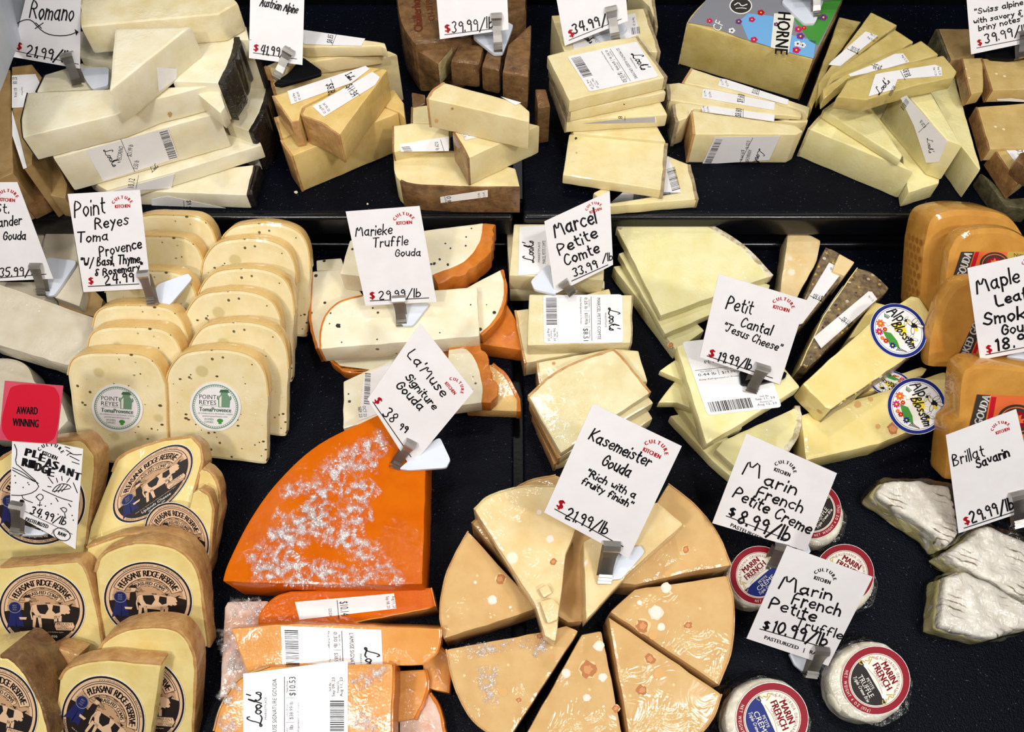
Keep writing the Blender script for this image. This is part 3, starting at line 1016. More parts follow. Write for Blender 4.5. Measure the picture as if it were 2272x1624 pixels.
def strip_bm(prof, pl, A2, B2, wid):
    """bent sheet metal: profile [(along, height)] from A2 to B2 in plane pl, of width wid"""
    bm = bmesh.new()
    d = ((B2[0] - A2[0]), (B2[1] - A2[1]))
    L = math.hypot(*d)
    u = (d[0] / L, d[1] / L)
    v = (-u[1], u[0])
    rows = []
    for s_, h_, wk in prof:
        x, y = A2[0] + u[0] * s_ * L, A2[1] + u[1] * s_ * L
        w2 = wid / 2 * wk
        rows.append([bm.verts.new(pl.to3(x + v[0] * q, y + v[1] * q, h_)) for q in (-w2, w2)])
    for a, b in zip(rows, rows[1:]):
        bm.faces.new((a[0], a[1], b[1], b[0]))
    bmesh.ops.solidify(bm, geom=list(bm.faces), thickness=.0007)
    bmesh.ops.recalc_face_normals(bm, faces=bm.faces)
    return bm

def sign(id, c, corners, label, texts, lg=None, price=None, clip=None, cw=70, stand=None, scol='white_plastic', deck=UPP, base=0.0, gap=.016,
         lean=50, yaw=0, line=None, extra=None, stilt=(0, 0)):
    """price card held by a steel clip on a small plastic foot"""
    T = [p for p, _ in toks(c, corners)]                      # TL TR BR BL
    bh = REG[base]['h'] if isinstance(base, str) else base
    mid = ((T[2][0] + T[3][0]) / 2, (T[2][1] + T[3][1]) / 2)
    P0 = deck.up(bh + gap).hit(mid)
    pl = Plane(P0, tiltn(deck.n, lean, 0, yaw))
    q2 = [pl.to2(pl.hit(p)) for p in T]
    org = Plane(deck.up(bh).o, deck.n).hit(mid)
    root = empty('price_sign', org, label, 'price sign', 'price cards on clip stands')
    card = link('card', prism_bm([(p[0], p[1], 0) for p in q2], pl, 0, -.0006, 0), 'card', root, org)
    mp = lambda x, y: px(c, x, y)
    A = Art(mp, pl, .0002)
    for t in texts:
        A.hand(t[0], t[1], t[2], t[3], t[4] * 1.25)
    A.build('handwriting', card, org)
    A = Art(mp, pl, .0002)
    if price:
        col, (x, y), hh = price
        ang = math.degrees(math.atan2(T[2][1] - T[3][1], T[2][0] - T[3][0]))
        A.text('$', x, y, hh, col, ang, layer=3, bold=.07)
    if line:
        A.stroke(line, 4.5, 'k', smooth=False)
    A.build('price_line', card, org)
    A = Art(mp, pl, .0002)
    if lg:
        logo(A, *lg)
    if extra:
        extra(A)
    A.build('printed_logo', card, org)
    if stand:
        sp = Plane(deck.up(bh + .0045).hit(toks(c, stand)[0][0]), tiltn(deck.n, *stilt))
        s2 = rounded([sp.to2(sp.hit(p)) for p, _ in toks(c, stand)], .16, 4)
        st = link('foot_plate', prism_bm([(p[0], p[1], 0) for p in s2], sp, 0, -.004, .001), scol, root, org)
        st['label'] = ('black' if scol.startswith('black') else 'white') + ' plastic foot plate'
    if clip:
        a, b = [pl.to2(pl.hit(px(c, *q))) for q in clip]
        k = (pl.hit(px(c, *clip[0])) - pl.hit(px(c, clip[0][0] + cw, clip[0][1]))).length
        prof = [(-.02, -.0016, 1), (-.06, .0018, 1), (0, .0052, 1), (.10, .0062, 1), (.16, .0050, .92), (.3, .0042, .78), (.55, .0036, .74), (.74, .0034, .78),
                (.78, .0050, .8), (.82, .0036, .8), (.86, .0052, .8), (.90, .0036, .8), (.94, .0050, .8), (1, .0030, .8), (1.02, -.0015, .8)]
        cl = link('clip', strip_bm(prof, pl, a, b, k), 'steel', root, org)
        cl['label'] = 'shiny steel spring clip'
        back = [(.1, -.0018, .9), (.5, -.004, .8), (.95, -.0026, .8), (1.06, -.004, .9)]
        link('clip_jaw', strip_bm(back, pl, a, b, k), 'steel', cl, org)
    REG[id] = dict(pl=pl, root=root, org=org)
    return root
# ---------------------------------------------------------------- the refrigerated case
def box_bm(pl, x0, x1, b0, b1, top, bot, bevel=.003):
    return prism_bm([(x0, b0, 0), (x1, b0, 0), (x1, b1, 0), (x0, b1, 0)], pl, top, bot, bevel, 3)

case = empty('display_case', LOW.hit((1136, 1500)), 'black speckled display case deck and raised rear shelf carrying all the cheese', 'display case')
CO = case.location.copy()
SEAM = .0062
lb = LOW.to2(LOW_BACK)[1]
for x0, x1 in ((-.85, SEAM - .0048), (SEAM + .0048, .85)):
    link('deck_panel', box_bm(LOW, x0, x1, -.30, lb, 0, -.012), 'speckled_deck', case, CO)
    link('deck_lip', box_bm(LOW, x0, x1, lb, lb + .008, .007, -.012, .0035), 'case_gloss', case, CO)
    link('shelf_panel', box_bm(UPP, x0, x1, 0, .345, 0, -.016, .004), 'speckled_deck', case, CO)
    link('shelf_lip', box_bm(UPP, x0, x1, -.006, .004, -.0008, -.030, .0045), 'case_gloss', case, CO)
link('sub_floor', box_bm(LOW, -.86, .86, -.31, lb + .02, -.016, -.024), 'case_black', case, CO)
vert = Plane(LOW_BACK + Vector((0, .035, 0)), (0, -1, 0))
link('riser', box_bm(vert, -.86, .86, -.06, .036, 0, -.008), 'case_black', case, CO)
bk = UPP.to3(0, .35)
vb = Plane(bk, (0, -1, 0))
link('back_panel', box_bm(vb, -.86, .86, -.04, .5, 0, -.01), 'case_black', case, CO)
link('back_rail', box_bm(vb, -.86, .86, .012, .020, .006, 0, .002), 'case_black', case, CO)
# pale end panel seen at the top corner
ra, rb = ray((66, 0)), ray((0, 168))
ea, eb = CAM + ra * .86, CAM + rb * .74
pv = Plane(ea, (eb - ea).cross(Vector((0.12, 0, 1))) * -1)
a2, b2 = pv.to2(ea), pv.to2(eb)
dd = (ea - eb).normalized()
pts = [pv.to2(ea + dd * .10), pv.to2(eb - dd * .10), pv.to2(eb - dd * .10 + Vector((-.05, 0, .4))), pv.to2(ea + dd * .10 + Vector((-.05, 0, .4)))]
ep = link('end_panel', prism_bm([(p[0], p[1], 0) for p in pts], pv, .006, -.006, .002), 'grey_panel', case, CO)
ep['label'] = 'pale grey upright end panel'
for k in range(2):
    pass

# ---------------------------------------------------------------- rear shelf: pecorino pile
G1_ = 'pale black-rinded wedges in the corner pile of the rear shelf'
BR = lambda *s: [(s, 'black_rind', .006, .0012)]
cheese('r12', 'A', '1000,1440 1300,1300 1905,1235 1850,1465 1230,1442', 'lowest wedge of the rear corner pile, black rind at its thick end', G1_, tb=(3, 1905, 1560), rind=BR(2))
cheese('r11', 'A', '640,1330 1640,1000 1940,1035 1965,1090 1320,1290 800,1430', 'pale rindless wedge lying straight on the lowest black-rinded wedge at the shelf edge', G1_, base='r12', tb=(3, 1990, 1185))
cheese('r10', 'A', '350,1000 1560,700 1640,850 400,1190', 'pale wedge whose front face carries the barcoded 21.99 label, rear corner pile', G1_, base='r11', tb=(3, 545, 1440))
cheese('r4', 'A', '205,695 820,668 1585,640 1130,755 860,865 170,1035 158,900', 'long pale block with two small pits in its front face, under the tilted wedge', G1_, base='r10', tb=(5, 240, 1225), rind=[((5, 6), 'black_rind', .0006, .0006)])
cheese('r3', 'A', '860,212 1440,195 815,690', 'triangular pale wedge tilted across the rear corner pile, blank sticker on its side', G1_, base='r4', tb=(2, 895, 950), bevel=.003)
cheese('r5', 'A', '1380,622 1640,632 1690,800 1655,850 1500,720', 'thin pale slice end poking out behind the pitted block', G1_, h=REG['r4']['h'] - .006, t=.02)
cheese('r6', 'A', '1460,300 1765,275 1752,360~ 1716,470~ 1640,625 1290,610', 'creamy wedge with a thick black rind beside the tilted wedge', G1_, h=REG['r4']['h'] + .004, t=.045, rind=BR(1, 2, 3))
cheese('r8', 'A', '1810,622 2005,622 1985,740~ 1940,860~ 1868,985 1690,920', 'shaded wedge with black rind behind the pile, next to the alpine wedges', G1_, base=.0, t=.055, rind=BR(1, 2, 3))
cheese('r8b', 'A', '1700,560 1985,560 2000,612 1800,614', 'dim wedge end directly behind the shaded black-rinded wedge', G1_, base=.0, t=.05)
cheese('r9', 'A', '1640,925 1800,938 1872,1035 1690,1055', 'small triangular corner of a pale slice in the gap above the lowest wedges', G1_, base=.015, t=.02)
cheese('r7', 'A', '1400,205 1850,195 1870,300 1440,298', 'pale block end behind the black-rinded creamy wedge', G1_, base=.0, t=.115, rind=BR(1))
cheese('r1', 'A', '602,-140 1600,-160 1790,20 1640,110 1370,135 850,182 602,205', 'big crumbly film-wrapped wedge at the top of the rear corner pile', G1_, base='r7', t=.03, m='romano_crumbly', bevel=.003)
cheese('r2', 'A', '560,235 870,215 870,475 600,430', 'shaded wedge behind the steel clip, under the big wrapped wedge', G1_, base=.0, t=.10)
cheese('r2b', 'A', '330,560 620,470 840,500 830,662 270,690', 'speckle-rinded wedge lying flat behind the pitted block, under the foot plate', G1_, base=.0, t=.09, rind=[((4,), 'black_rind', .0008, .001)])
G2_ = 'dim tan wedges beside the end panel'
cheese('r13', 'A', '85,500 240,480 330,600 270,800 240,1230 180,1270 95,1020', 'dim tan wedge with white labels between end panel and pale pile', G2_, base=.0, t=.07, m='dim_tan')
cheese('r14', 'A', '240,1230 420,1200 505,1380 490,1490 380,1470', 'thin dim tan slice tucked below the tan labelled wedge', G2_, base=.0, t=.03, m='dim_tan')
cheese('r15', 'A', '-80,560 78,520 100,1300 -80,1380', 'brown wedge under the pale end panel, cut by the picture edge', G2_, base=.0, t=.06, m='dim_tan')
cheese('r16', 'A', '75,1330 240,1290 390,1460 200,1550 100,1480', 'brown speckled rind block lying in front of the dim tan wedges', G2_, base=.0, t=.02, m='brown_rind')
strip_label('r13', 'A', '92,570 270,560 308,640 268,805 92,812', [('$2 08', 115, 610, 34, 90, 50), ('$21.99 lb', 120, 700, 20, 88, 70), ('Unit Price', 170, 690, 12, 88, 60)])
strip_label('r13', 'A', '92,830 150,1040 205,1262 178,1272 95,1020', [])
strip_label('r10', 'A', '640,1125 1260,955 1340,1180 775,1358',
            [('looks', 775, 1120, 850, 1250, 62), ('PECORINO', 900, 1148, 34, -80, 110), ('bars', 1195, 990, 1270, 1195, 62, -16, 26), ('line', 905, 1040, 1010, 1285),
             ('$21.99 lb', 975, 1125, 34, -80, 90), ('0.55 lb', 1020, 1232, 34, -80, 66)], face=2)
strip_label('r10', 'A', '520,1142 820,965 900,1035 545,1140', [('Feb 06, 24', 850, 1010, 14, -60, 60)])
strip_label('r11', 'A', '790,1445 1310,1302 1285,1410 1040,1425', [('looks', 1140, 1290, 1190, 1250, 40), ('10.12', 985, 1370, 46, -82, 70), ('line', 1040, 1310, 1020, 1410)], face=4)
strip_label('r12', 'A', '1140,1490 1260,1470 1710,1562 1140,1560', [('$9.9', 1420, 1530, 34, 90, 60), ('line', 1380, 1500, 1385, 1555)], face=3)
strip_label('r3', 'A', '1180,508 1325,512 1320,590 1185,690', [], face=1)

# ---------------------------------------------------------------- rear shelf: alpine wedges
G3_ = 'golden alpine wedges stacked on the rear shelf'
TR = lambda *s: [(s, 'tan_rind', .0006, .0022)]
cheese('b1', 'B', '268,1008 900,730 1118,812 345,1128', 'golden front block with a bare long cut face, bottom of the alpine stack', G3_, tb=(3, 412, 1385), m='alpine', rind=TR(3))
cheese('b2', 'B', '222,845 700,640 900,725 270,1000', 'golden block behind the bare front block, only its rounded end seen', G3_, t=REG['b1']['t'], m='alpine', rind=TR(3))
cheese('b3', 'B', '905,722 1085,640 1155,740 1168,860 1125,812', 'thin golden slice ends at the far end of the bare front block', G3_, base=.0, t=.05, m='alpine')
cheese('b4', 'B', '440,775 1000,490 1038,503 690,975 555,880~ 425,830~', 'brown-rinded wedge marked 11.34 on top of the alpine stack', G3_, base='b1', tb=(3, 727, 1172), m='alpine', rind=[((3, 4, 5), 'tan_rind', .0008, .0012)])
cheese('b5', 'B', '210,690 900,480 985,490 425,770 400,870 345,880', 'brown-rinded wedge marked 8.82 beside the topmost alpine wedge', G3_, base='b1', t=REG['b4']['t'] - .004, m='alpine', rind=[((4, 5), 'tan_rind', .0008, .0012)])
cheese('b6', 'B', '190,500 1045,362 1110,392 205,625', 'long pale wedge lying behind the two rinded alpine wedges', G3_, h=.064, t=.062, m='alpine_pale', rind=TR(3))
cheese('b7', 'B', '150,480 440,345 990,335 1012,366 190,497', 'pale wedge next behind the long alpine wedge', G3_, base='b6', t=.016, m='alpine_pale', rind=TR(4))
cheese('b8', 'B', '180,240 440,225 1020,308 1035,358 990,333 440,343', 'rearmost alpine wedge with a white label across its top', G3_, base='b7', t=.012, m='alpine_pale')
strip_label('b8', 'B', '380,215 440,220 878,282 850,334 440,322', [('$8.85', 625, 285, 40, -78, 60), ('line', 640, 330, 672, 250)])
strip_label('b5', 'B', '318,660 880,478 910,500 780,600 345,755',
            [('$8.82', 632, 650, 52, 78, 90), ('line', 630, 575, 662, 660), ('looks', 735, 545, 770, 585, 50), ('Aug 07, 23', 372, 705, 16, 75, 60), ('Jul 09, 23', 400, 695, 16, 75, 60)])
strip_label('b4', 'B', '498,770 930,520 985,560 950,615 580,845',
            [('$11.34', 785, 655, 56, 56, 90), ('line', 735, 620, 840, 690), ('Aug 07, 23', 570, 790, 18, 55, 70), ('Jul 30, 23', 600, 775, 18, 55, 70)])

# ---------------------------------------------------------------- rear shelf: brown-rinded wheel
G4_ = 'brown-rinded wedges of the rear shelf centre'
DR = lambda *s: [(s, 'brown_rind', .0008, .0014)]
cheese('c1', 'B', '1095,-170 1100,0~ 1135,170~ 1230,320 1560,290 2040,60 2040,-300', 'big brown wheel section with red stencilled lettering, behind the brown rind slices', G4_, base=.0, t=.066, m='dark_rind', bevel=.008)
for i, (o_, tb_) in enumerate([('1232,352 1400,255 1515,325 1402,462', (3, 1400, 610)), ('1482,440 1562,300 1738,325 1700,468', (3, 1690, 640)),
                               ('1708,478 1765,325 1872,328 1850,512', (3, 1840, 690)), ('1862,520 1905,320 2075,165 2055,555', (3, 2085, 790))]):
    cheese('c2%d' % i, 'B', o_, ['glossy brown rind-up slice with a pale cut side, first of the brown row', 'second glossy brown slice, a dusky stamp on its rind',
           'narrow brown rind-up slice between the stamped one and the tall end slice', 'tall brown rind-up slice, last of the row, dark label on its side'][i], G4_,
           base=.03, tb=tb_, m='dark_rind', bevel=.005, rind=([((2,), 'pale_rind', .0008, -.0002)] if i == 0 else None))
cheese('c6', 'B', '1075,1105 1500,1080 1960,1212 1993,1350 1500,1345~ 1130,1300~', 'lowest slab of the brown-rinded group with labelled rind facing the aisle', G4_, tb=(5, 1140, 1480), m='gruyere', rind=[((3, 4), 'dark_rind', .0008, .0016)])
cheese('c4', 'B', '1075,905 1210,885 1480,895 1480,1000 1078,1098', 'pale wedge lying behind the lowest slab, barcode label under its end', G4_, base='c6', t=.02, m='gruyere', rind=DR(4), tilt=(14, 0))
cheese('c4b', 'B', '1212,770 1330,755 1500,880 1480,890 1212,885', 'pale slice end peeping out behind the wedge with the barcode', G4_, base='c6', t=.02, m='gruyere', rind=DR(4))
cheese('c4c', 'B', '1210,662 1310,680 1312,745 1222,790', 'small brown-edged corner below the first brown slice', G4_, base='c6', t=.02, m='dark_rind')
cheese('c5', 'B', '1512,950 2060,885 2135,903 1620,1140', 'wedge with rough brown rind end and long plain cut face, on the lowest slab', G4_, base='c6', tb=(3, 1582, 1338), m='gruyere', rind=[((3,), 'brown_rind', .0012, .0016)])
cheese('c3', 'B', '1320,712 1365,645~ 1445,592 1995,742 2062,800 2060,878', 'big pale wedge resting on top of the brown-rinded group', G4_, base='c5', t=.035, m='alpine_pale', rind=TR(0, 1), bevel=.003)
cheese('c7', 'B', '2100,640 2180,640 2212,765 2120,780', 'dark brown-rinded end standing alone at the far side of the pile', G4_, base=.0, t=.05, m='dark_rind')
strip_label('c6', 'B', '1245,1440 1760,1365 1762,1415 1250,1480', [('0.9', 1480, 1430, 34, 90, 40), ('line', 1450, 1408, 1460, 1455), ('Aug 12, 23', 1700, 1405, 14, 84, 40), ('Jul 12, 23', 1735, 1400, 14, 84, 40)], face=4, ro=.0012)
strip_label('c4', 'B', '1125,1042 1480,985 1480,1090 1135,1095', [('bars', 1138, 1062, 1160, 1098, 60, -5, 10), ('0.29 lb', 1395, 1055, 26, 80, 60), ('line', 1420, 1010, 1445, 1090)])
strip_label('c5', 'B', '1560,945 1940,900 1990,925 1600,1012', [('Jul 12, 23', 1590, 970, 14, 70, 50), ('Aug 02, 23', 1620, 958, 14, 70, 50)])
strip_label('c3', 'B', '1855,700 2000,742 1960,762 1900,725', [])
A_ = Art(lambda x, y: px('B', x, y), REG['c1']['pl'], .0006)
A_.text('Ch\u00e4llerhocker', 1245, 60, 62, 'B', -96, width=340, bold=.03)
A_.text('CH-2719', 1345, 75, 44, 'B', -100, width=150)
A_.build('rind_stamp', REG['c1']['root'], REG['c1']['org'])

# ---------------------------------------------------------------- rear shelf: aged gruyere stack
G5_ = 'wrapped gruyere blocks in the rear stack'
GR = lambda *s: [(s, 'grey_rind', .0008, .0030)]
cheese('d1', 'C', '440,1390 980,1120 1140,1185 1198,1435 572,1488', 'wrapped block flat on the shelf edge, lowest of the gruyere, barcode showing', G5_, tb=(3, 1190, 1500), m='gruyere', rind=GR(2, 4))
cheese('d2', 'C', '268,965 560,962 978,1032 948,1372 222,1262', 'smooth unlabelled block resting on the barcoded block at the shelf edge', G5_, base='d1', tb=(4, 228, 1325), m='gruyere', rind=GR(2, 4))
cheese('d0', 'C', '280,905 900,900 968,1020 300,960', 'wrapped block hidden behind the smooth block, barcode on its end', G5_, base=.0, t=.03, m='gruyere')
cheese('d3', 'C', '130,560 800,480 980,828 245,874', 'third block down in the gruyere stack, label edge along its front', G5_, base='d0', tb=(3, 246, 957), m='gruyere', rind=GR(3))
cheese('d4', 'C', '125,480 760,360 970,665 262,812', 'second block down in the gruyere stack, plain front with one dark fleck', G5_, base='d3', tb=(3, 258, 880), m='gruyere', rind=GR(3))
cheese('d5', 'C', '108,400 540,290 760,262 975,555 270,725', 'top block of the gruyere stack with its whole 10.50 label showing', G5_, base='d4', tb=(4, 268, 812), m='gruyere', rind=GR(2, 4))
cheese('d6', 'C', '140,110 820,58 925,375 232,370', 'gruyere block behind the stack, under the 34.99 card', G5_, base=.0, t=.056, m='gruyere', rind=GR(1, 3))
cheese('d7', 'C', '700,-90 872,-70 905,200 850,50', 'rearmost gruyere block behind the 34.99 card', G5_, base=.0, t=.05, m='gruyere', rind=GR(1))
price_label('d5', 'C', '755,303 915,555 255,413', '22 MONTH AGED GRUYERE', '$10.50', '0.30 lb', '$34.99/lb')
price_label('d1', 'C', '1010,1330 560,1450 980,1120', '22 MONTH AGED GRUYERE', '$10.15', '0.29 lb', '$34.99/lb', clip='.0,.25 .0,1.0 .35,1.0 1,.6 1,0 .4,0') if False else \
    strip_label('d1', 'C', '560,1370 950,1395 1075,1392 985,1130 960,1130 560,1470', [('bars', 970, 1225, 1010, 1385, 60, -18, 18), ('10.15', 800, 1400, 44, 80, 60), ('line', 772, 1375, 772, 1430)])
strip_label('d3', 'C', '370,890 660,855 895,842 900,882 600,890', [('8', 645, 845, 30, 90, 20), ('line', 680, 835, 678, 865)], face=3)
strip_label('d6', 'C', '285,240 690,110 745,98 775,250 700,280 300,360', [('looks', 365, 270, 420, 320, 60), ('bars', 715, 205, 778, 195, 6, 50, 9), ('Sep 01, 23', 735, 160, 16, 85, 60), ('22 MO', 460, 280, 22, 75, 60)])

# ---------------------------------------------------------------- rear shelf: flower-labelled wheel and its wedges
G6_ = 'slices in front of the flower-labelled wheel'
cheese('horn', 'C', '1120,170 1175,90~ 1285,-20~ 1400,-120 2300,-150 2235,0 2030,432', 'big wrapped wheel section with a blue flower-printed top label', tb=(6, 1955, 735), m='horn', rind=[((0, 1), 'pale_rind', .001, .001), ((5,), 'dark_rind', .0012, .0008)], bevel=.003, name='cheese_wheel_section')
A_ = Art(lambda x, y: px('C', x, y), REG['horn']['pl'], .0006)
A_.poly([(1125, 165), (1290, -40), (2290, -140), (2232, 0), (2028, 425), (1900, 385), (1700, 335), (1500, 275), (1300, 195)], 's', 0)
A_.poly([(1500, 150), (1560, 100), (1740, 120), (1730, 345), (1560, 290)], 'l', 2)
A_.poly([(1860, 60), (2240, -10), (2060, 330), (2000, 300), (1900, 160)], 'h', 2)
A_.poly([(1850, 250), (2045, 300), (2028, 425), (1850, 380)], 'l', 2)
A_.poly([(1745, 100), (1895, 100), (1850, 385), (1720, 345)], 'c', 3)
A_.text('HORNE', 1808, 245, 92, 'k', 95, width=300, bold=.03, layer=7)
A_.text('CF', 1340, 190, 62, 'w', -65, width=70, layer=7)
A_.disc(1505, 45, 82, 'w', 2, 60)
A_.disc(1505, 45, 74, 'q', 3, 53)
A_.stroke([(1460, 40), (1490, 20), (1510, 50), (1550, 35)], 7, 'w', 4)
A_.stroke([(1470, 65), (1510, 60), (1545, 66)], 5, 'w', 4)
for fx, fy, fr, fc in ((1280, 155, 22, 'p'), (1440, 225, 24, 'w'), (1490, 160, 24, 'v'), (1585, 145, 24, 'p'), (1600, 290, 26, 'p'), (1650, 95, 26, 'r'), (1760, 180, 18, 'v'),
                       (1920, 215, 28, 'p'), (1935, 265, 30, 'v'), (1915, 320, 26, 'w'), (1905, 365, 30, 'p'), (1950, 330, 24, 'w'), (2100, 130, 30, 'v'), (1960, 205, 18, 'r')):
    for i in range(5):
        a = i * 2 * math.pi / 5
        A_.disc(fx + fr * .55 * math.cos(a), fy + fr * .45 * math.sin(a), fr * .5, fc, 5, fr * .4, 10)
    A_.disc(fx, fy, fr * .25, 'y' if fc != 'w' else 'k', 6, n=8)
o_ = A_.build('top_label', REG['horn']['root'], REG['horn']['org'])
o_['label'] = 'blue and green flower-printed label'
cheese('e1', 'C', '1150,795 1900,900 1958,945 1910,970 1165,968', 'front wedge with its label on the upright face, before the flower-labelled wheel', G6_, tb=(4, 1112, 1172), m='gruyere', rind=TR(4))
cheese('e2', 'C', '1015,750 1150,745~ 1750,860 1995,858 1990,880 1900,885 1170,780 1120,850 1040,880', 'wedge just behind the front one, marked 8.80 along its top', G6_, tb=(8, 1028, 1060), m='gruyere', rind=GR(8))
cheese('e3', 'C', '972,604 1060,594 1750,742 1945,806 1945,845 1600,812 985,722', 'third slice back from the front one, marked 9.60 on top', G6_, base=.0, t=.034, m='gruyere', rind=GR(6))
cheese('e4', 'C', '1085,596 1150,490 2008,772 1990,848 1955,802 1750,733', 'slice leaning on the wheel, marked 0.00 at its end', G6_, base=.0, t=.034, m='gruyere', rind=TR(0))
strip_label('e1', 'C', '1318,985 1790,978 1710,1150 1225,1182', [('bars', 1325, 1000, 1240, 1175, 50, 2, 22), ('0.25 lb', 1555, 1040, 22, 100, 60), ('$39.99 lb', 1515, 1115, 22, 100, 80), ('line', 1592, 990, 1500, 1165),
            ('looks', 1640, 1065, 1590, 1175, 55), ('HORNBACHER', 1560, 1120, 26, 105, 90)], face=3)
strip_label('e2', 'C', '1215,770 1290,768 1750,832 1745,880 1500,845 1230,808', [('$8.80', 1488, 815, 44, -82, 60), ('line', 1522, 790, 1522, 850), ('Sep 11, 23', 1240, 788, 13, 80, 40), ('Aug 12, 23', 1270, 792, 13, 80, 40)])
strip_label('e3', 'C', '1230,645 1300,650 1752,742 1745,798 1225,708', [('$9.60', 1502, 712, 44, -80, 60), ('line', 1530, 690, 1528, 742), ('Sep 11, 23', 1248, 678, 13, 80, 40), ('Aug 12, 23', 1285, 685, 13, 80, 40)])
strip_label('e4', 'C', '1358,568 1400,575 1850,722 1842,760 1340,620', [('$10.00', 1610, 655, 44, -72, 50), ('line', 1640, 650, 1630, 690), ('Sep 11, 23', 1370, 595, 13, 72, 44), ('Aug 12, 23', 1405, 605, 13, 72, 44)])

# ---------------------------------------------------------------- rear shelf: the two fans
G7_ = 'thin slices of the dimmer rear fan'
f_ = dict(m='horn', amp=.0005)
cheese('f1', 'D', '462,120 622,155 385,480 262,800 240,740', 'first slice of the rear fan, darkest, against the flower-labelled wheel', G7_, t=.03, base=.0, **f_)
cheese('f2', 'D', '690,85 882,180 470,500 300,720 310,600', 'second slice of the rear fan, marked 10.00', G7_, h=.050, t=.014, tilt=(0, 8), **f_)
cheese('f3', 'D', '862,210 1000,300 850,395 420,580 360,640 400,540', 'unlabelled slice in the middle of the rear fan', G7_, h=.063, t=.014, tilt=(0, 6), **f_)
cheese('f4', 'D', '1052,290 1180,392 900,480 530,560 345,720 340,640 525,520', 'fourth slice of the rear fan, marked 9.20', G7_, h=.076, t=.014, tilt=(0, 4), **f_)
cheese('f5', 'D', '1212,395 1312,515 1290,560 1000,620 660,720 440,700 520,580 700,510', 'front slice of the rear fan with a script label wrapped over it, marked 8.80', G7_, h=.091, t=.015, **f_)
strip_label('f2', 'D', '650,230 740,262 470,480 385,470 400,450', [('$10.00', 572, 365, 40, 205, 60), ('line', 515, 355, 600, 395), ('Sep 11, 23', 712, 262, 14, 30, 60), ('Aug 12, 23', 690, 285, 14, 30, 60)])
strip_label('f4', 'D', '860,392 920,388 965,450 720,520 540,555 525,540 700,470', [('$9.20', 735, 490, 40, 200, 60), ('line', 690, 470, 760, 510), ('Aug 12, 23', 930, 425, 14, 55, 60)])
strip_label('f5', 'D', '720,540 760,530 1150,470 1195,490 1200,550 880,575 850,650 670,698', [('$8.80', 945, 530, 44, 252, 60), ('line', 900, 515, 935, 580), ('looks', 742, 690, 825, 595, 55), ('HORNBACHER', 840, 660, 24, -62, 80),
            ('Sep 11, 23', 1150, 520, 14, 75, 60), ('Aug 12, 23', 1180, 515, 14, 75, 60)])
G8_ = 'yellow slices of the front fan'
g_ = dict(m='fan_paste', rind=None)
PR = lambda *s: [(s, 'pale_rind', .0006, .0026)]
cheese('g3', 'D', '635,725 740,697~ 850,690 1188,1272 1183,1320 960,1388 920,1130', 'front-fan slice under the top slice, bare, coming to a blunt tip', G8_, base=.0, t=.022, m='fan_paste', rind=PR(0, 1))
cheese('g1', 'D', '238,928 330,830~ 395,805 700,990 998,1240', 'front-fan wedge with a script label on its upright face', G8_, tb=(4, 938, 1455), m='fan_paste', rind=PR(0, 1))
cheese('g2', 'D', '345,795 480,700~ 605,660 918,1118 905,1150', 'bare thin slice lying over the script-labelled front-fan wedge', G8_, base='g1', t=.010, m='fan_paste', rind=PR(0, 1), tilt=(0, 0))
cheese('g5', 'D', '1075,580 1180,562~ 1296,568 1480,1210 1476,1230 1345,1060', 'outermost front-fan slice with a long drooping tip', G8_, tb=(4, 1345, 1432), m='fan_paste', rind=PR(0, 1))
cheese('g4', 'D', '885,602 970,575~ 1062,568 1350,1050 1235,1010', 'front-fan slice with a slanting label on its side, next to the outermost slice', G8_, base='g3', tb=(3, 1195, 1300), m='fan_paste', rind=PR(0, 1))
strip_label('g1', 'D', '315,990 825,1190 730,1380 225,1185', [('bars', 325, 1010, 235, 1180, 48, 18, 24), ('0.25 lb', 560, 1150, 22, 105, 60), ('$39.99 lb', 515, 1235, 22, 105, 80), ('line', 605, 1120, 510, 1285),
            ('looks', 650, 1225, 620, 1370, 55), ('HORNBACHER', 570, 1275, 24, 105, 95)], face=3)
strip_label('g4', 'D', '905,705 945,685 1240,1020 1180,1165 1090,1170 1000,900', [('bars', 905, 765, 945, 700, 24, 30, 10), ('0.20 lb', 1065, 890, 24, 235, 60), ('line', 1035, 950, 1110, 880), ('looks', 1095, 990, 1110, 1100, 40)], face=3)

# ---------------------------------------------------------------- rear shelf: crystalline tan blocks at the frame side
G9_ = 'tan crystalline blocks with speckled rind at the end of the rear shelf'
SR = lambda *s: [(s, 'brown_rind', .0008, .0012)]
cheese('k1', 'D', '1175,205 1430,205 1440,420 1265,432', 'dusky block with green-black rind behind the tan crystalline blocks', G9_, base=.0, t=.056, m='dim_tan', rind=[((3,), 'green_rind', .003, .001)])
cheese('k7', 'D', '1480,1240 1560,1300 1690,1430 1850,1420 1850,1510 1660,1490', 'mossy-rinded block flat on the shelf under the tilted tan block', G9_, base=.0, t=.02, m='green_rind')
cheese('k4', 'D', '1450,770 1860,738 1860,1060 1542,1076', 'square tan block with mottled rind end, middle of the crystalline pile', G9_, base=.03, tb=(3, 1445, 1142), m='tan_crystal', rind=SR(3))
cheese('k2', 'D', '1345,420 1500,414 1500,660 1405,680', 'narrow tan block tucked behind the topmost crystalline block', G9_, base='k4', tb=(3, 1350, 762), m='tan_crystal', rind=SR(3))
cheese('k3', 'D', '1488,420 1860,418 1860,645 1560,652', 'topmost tan block of the crystalline pile, below the 39.99 card with the long note', G9_, base='k4', tb=(3, 1495, 735), m='tan_crystal', rind=SR(3))
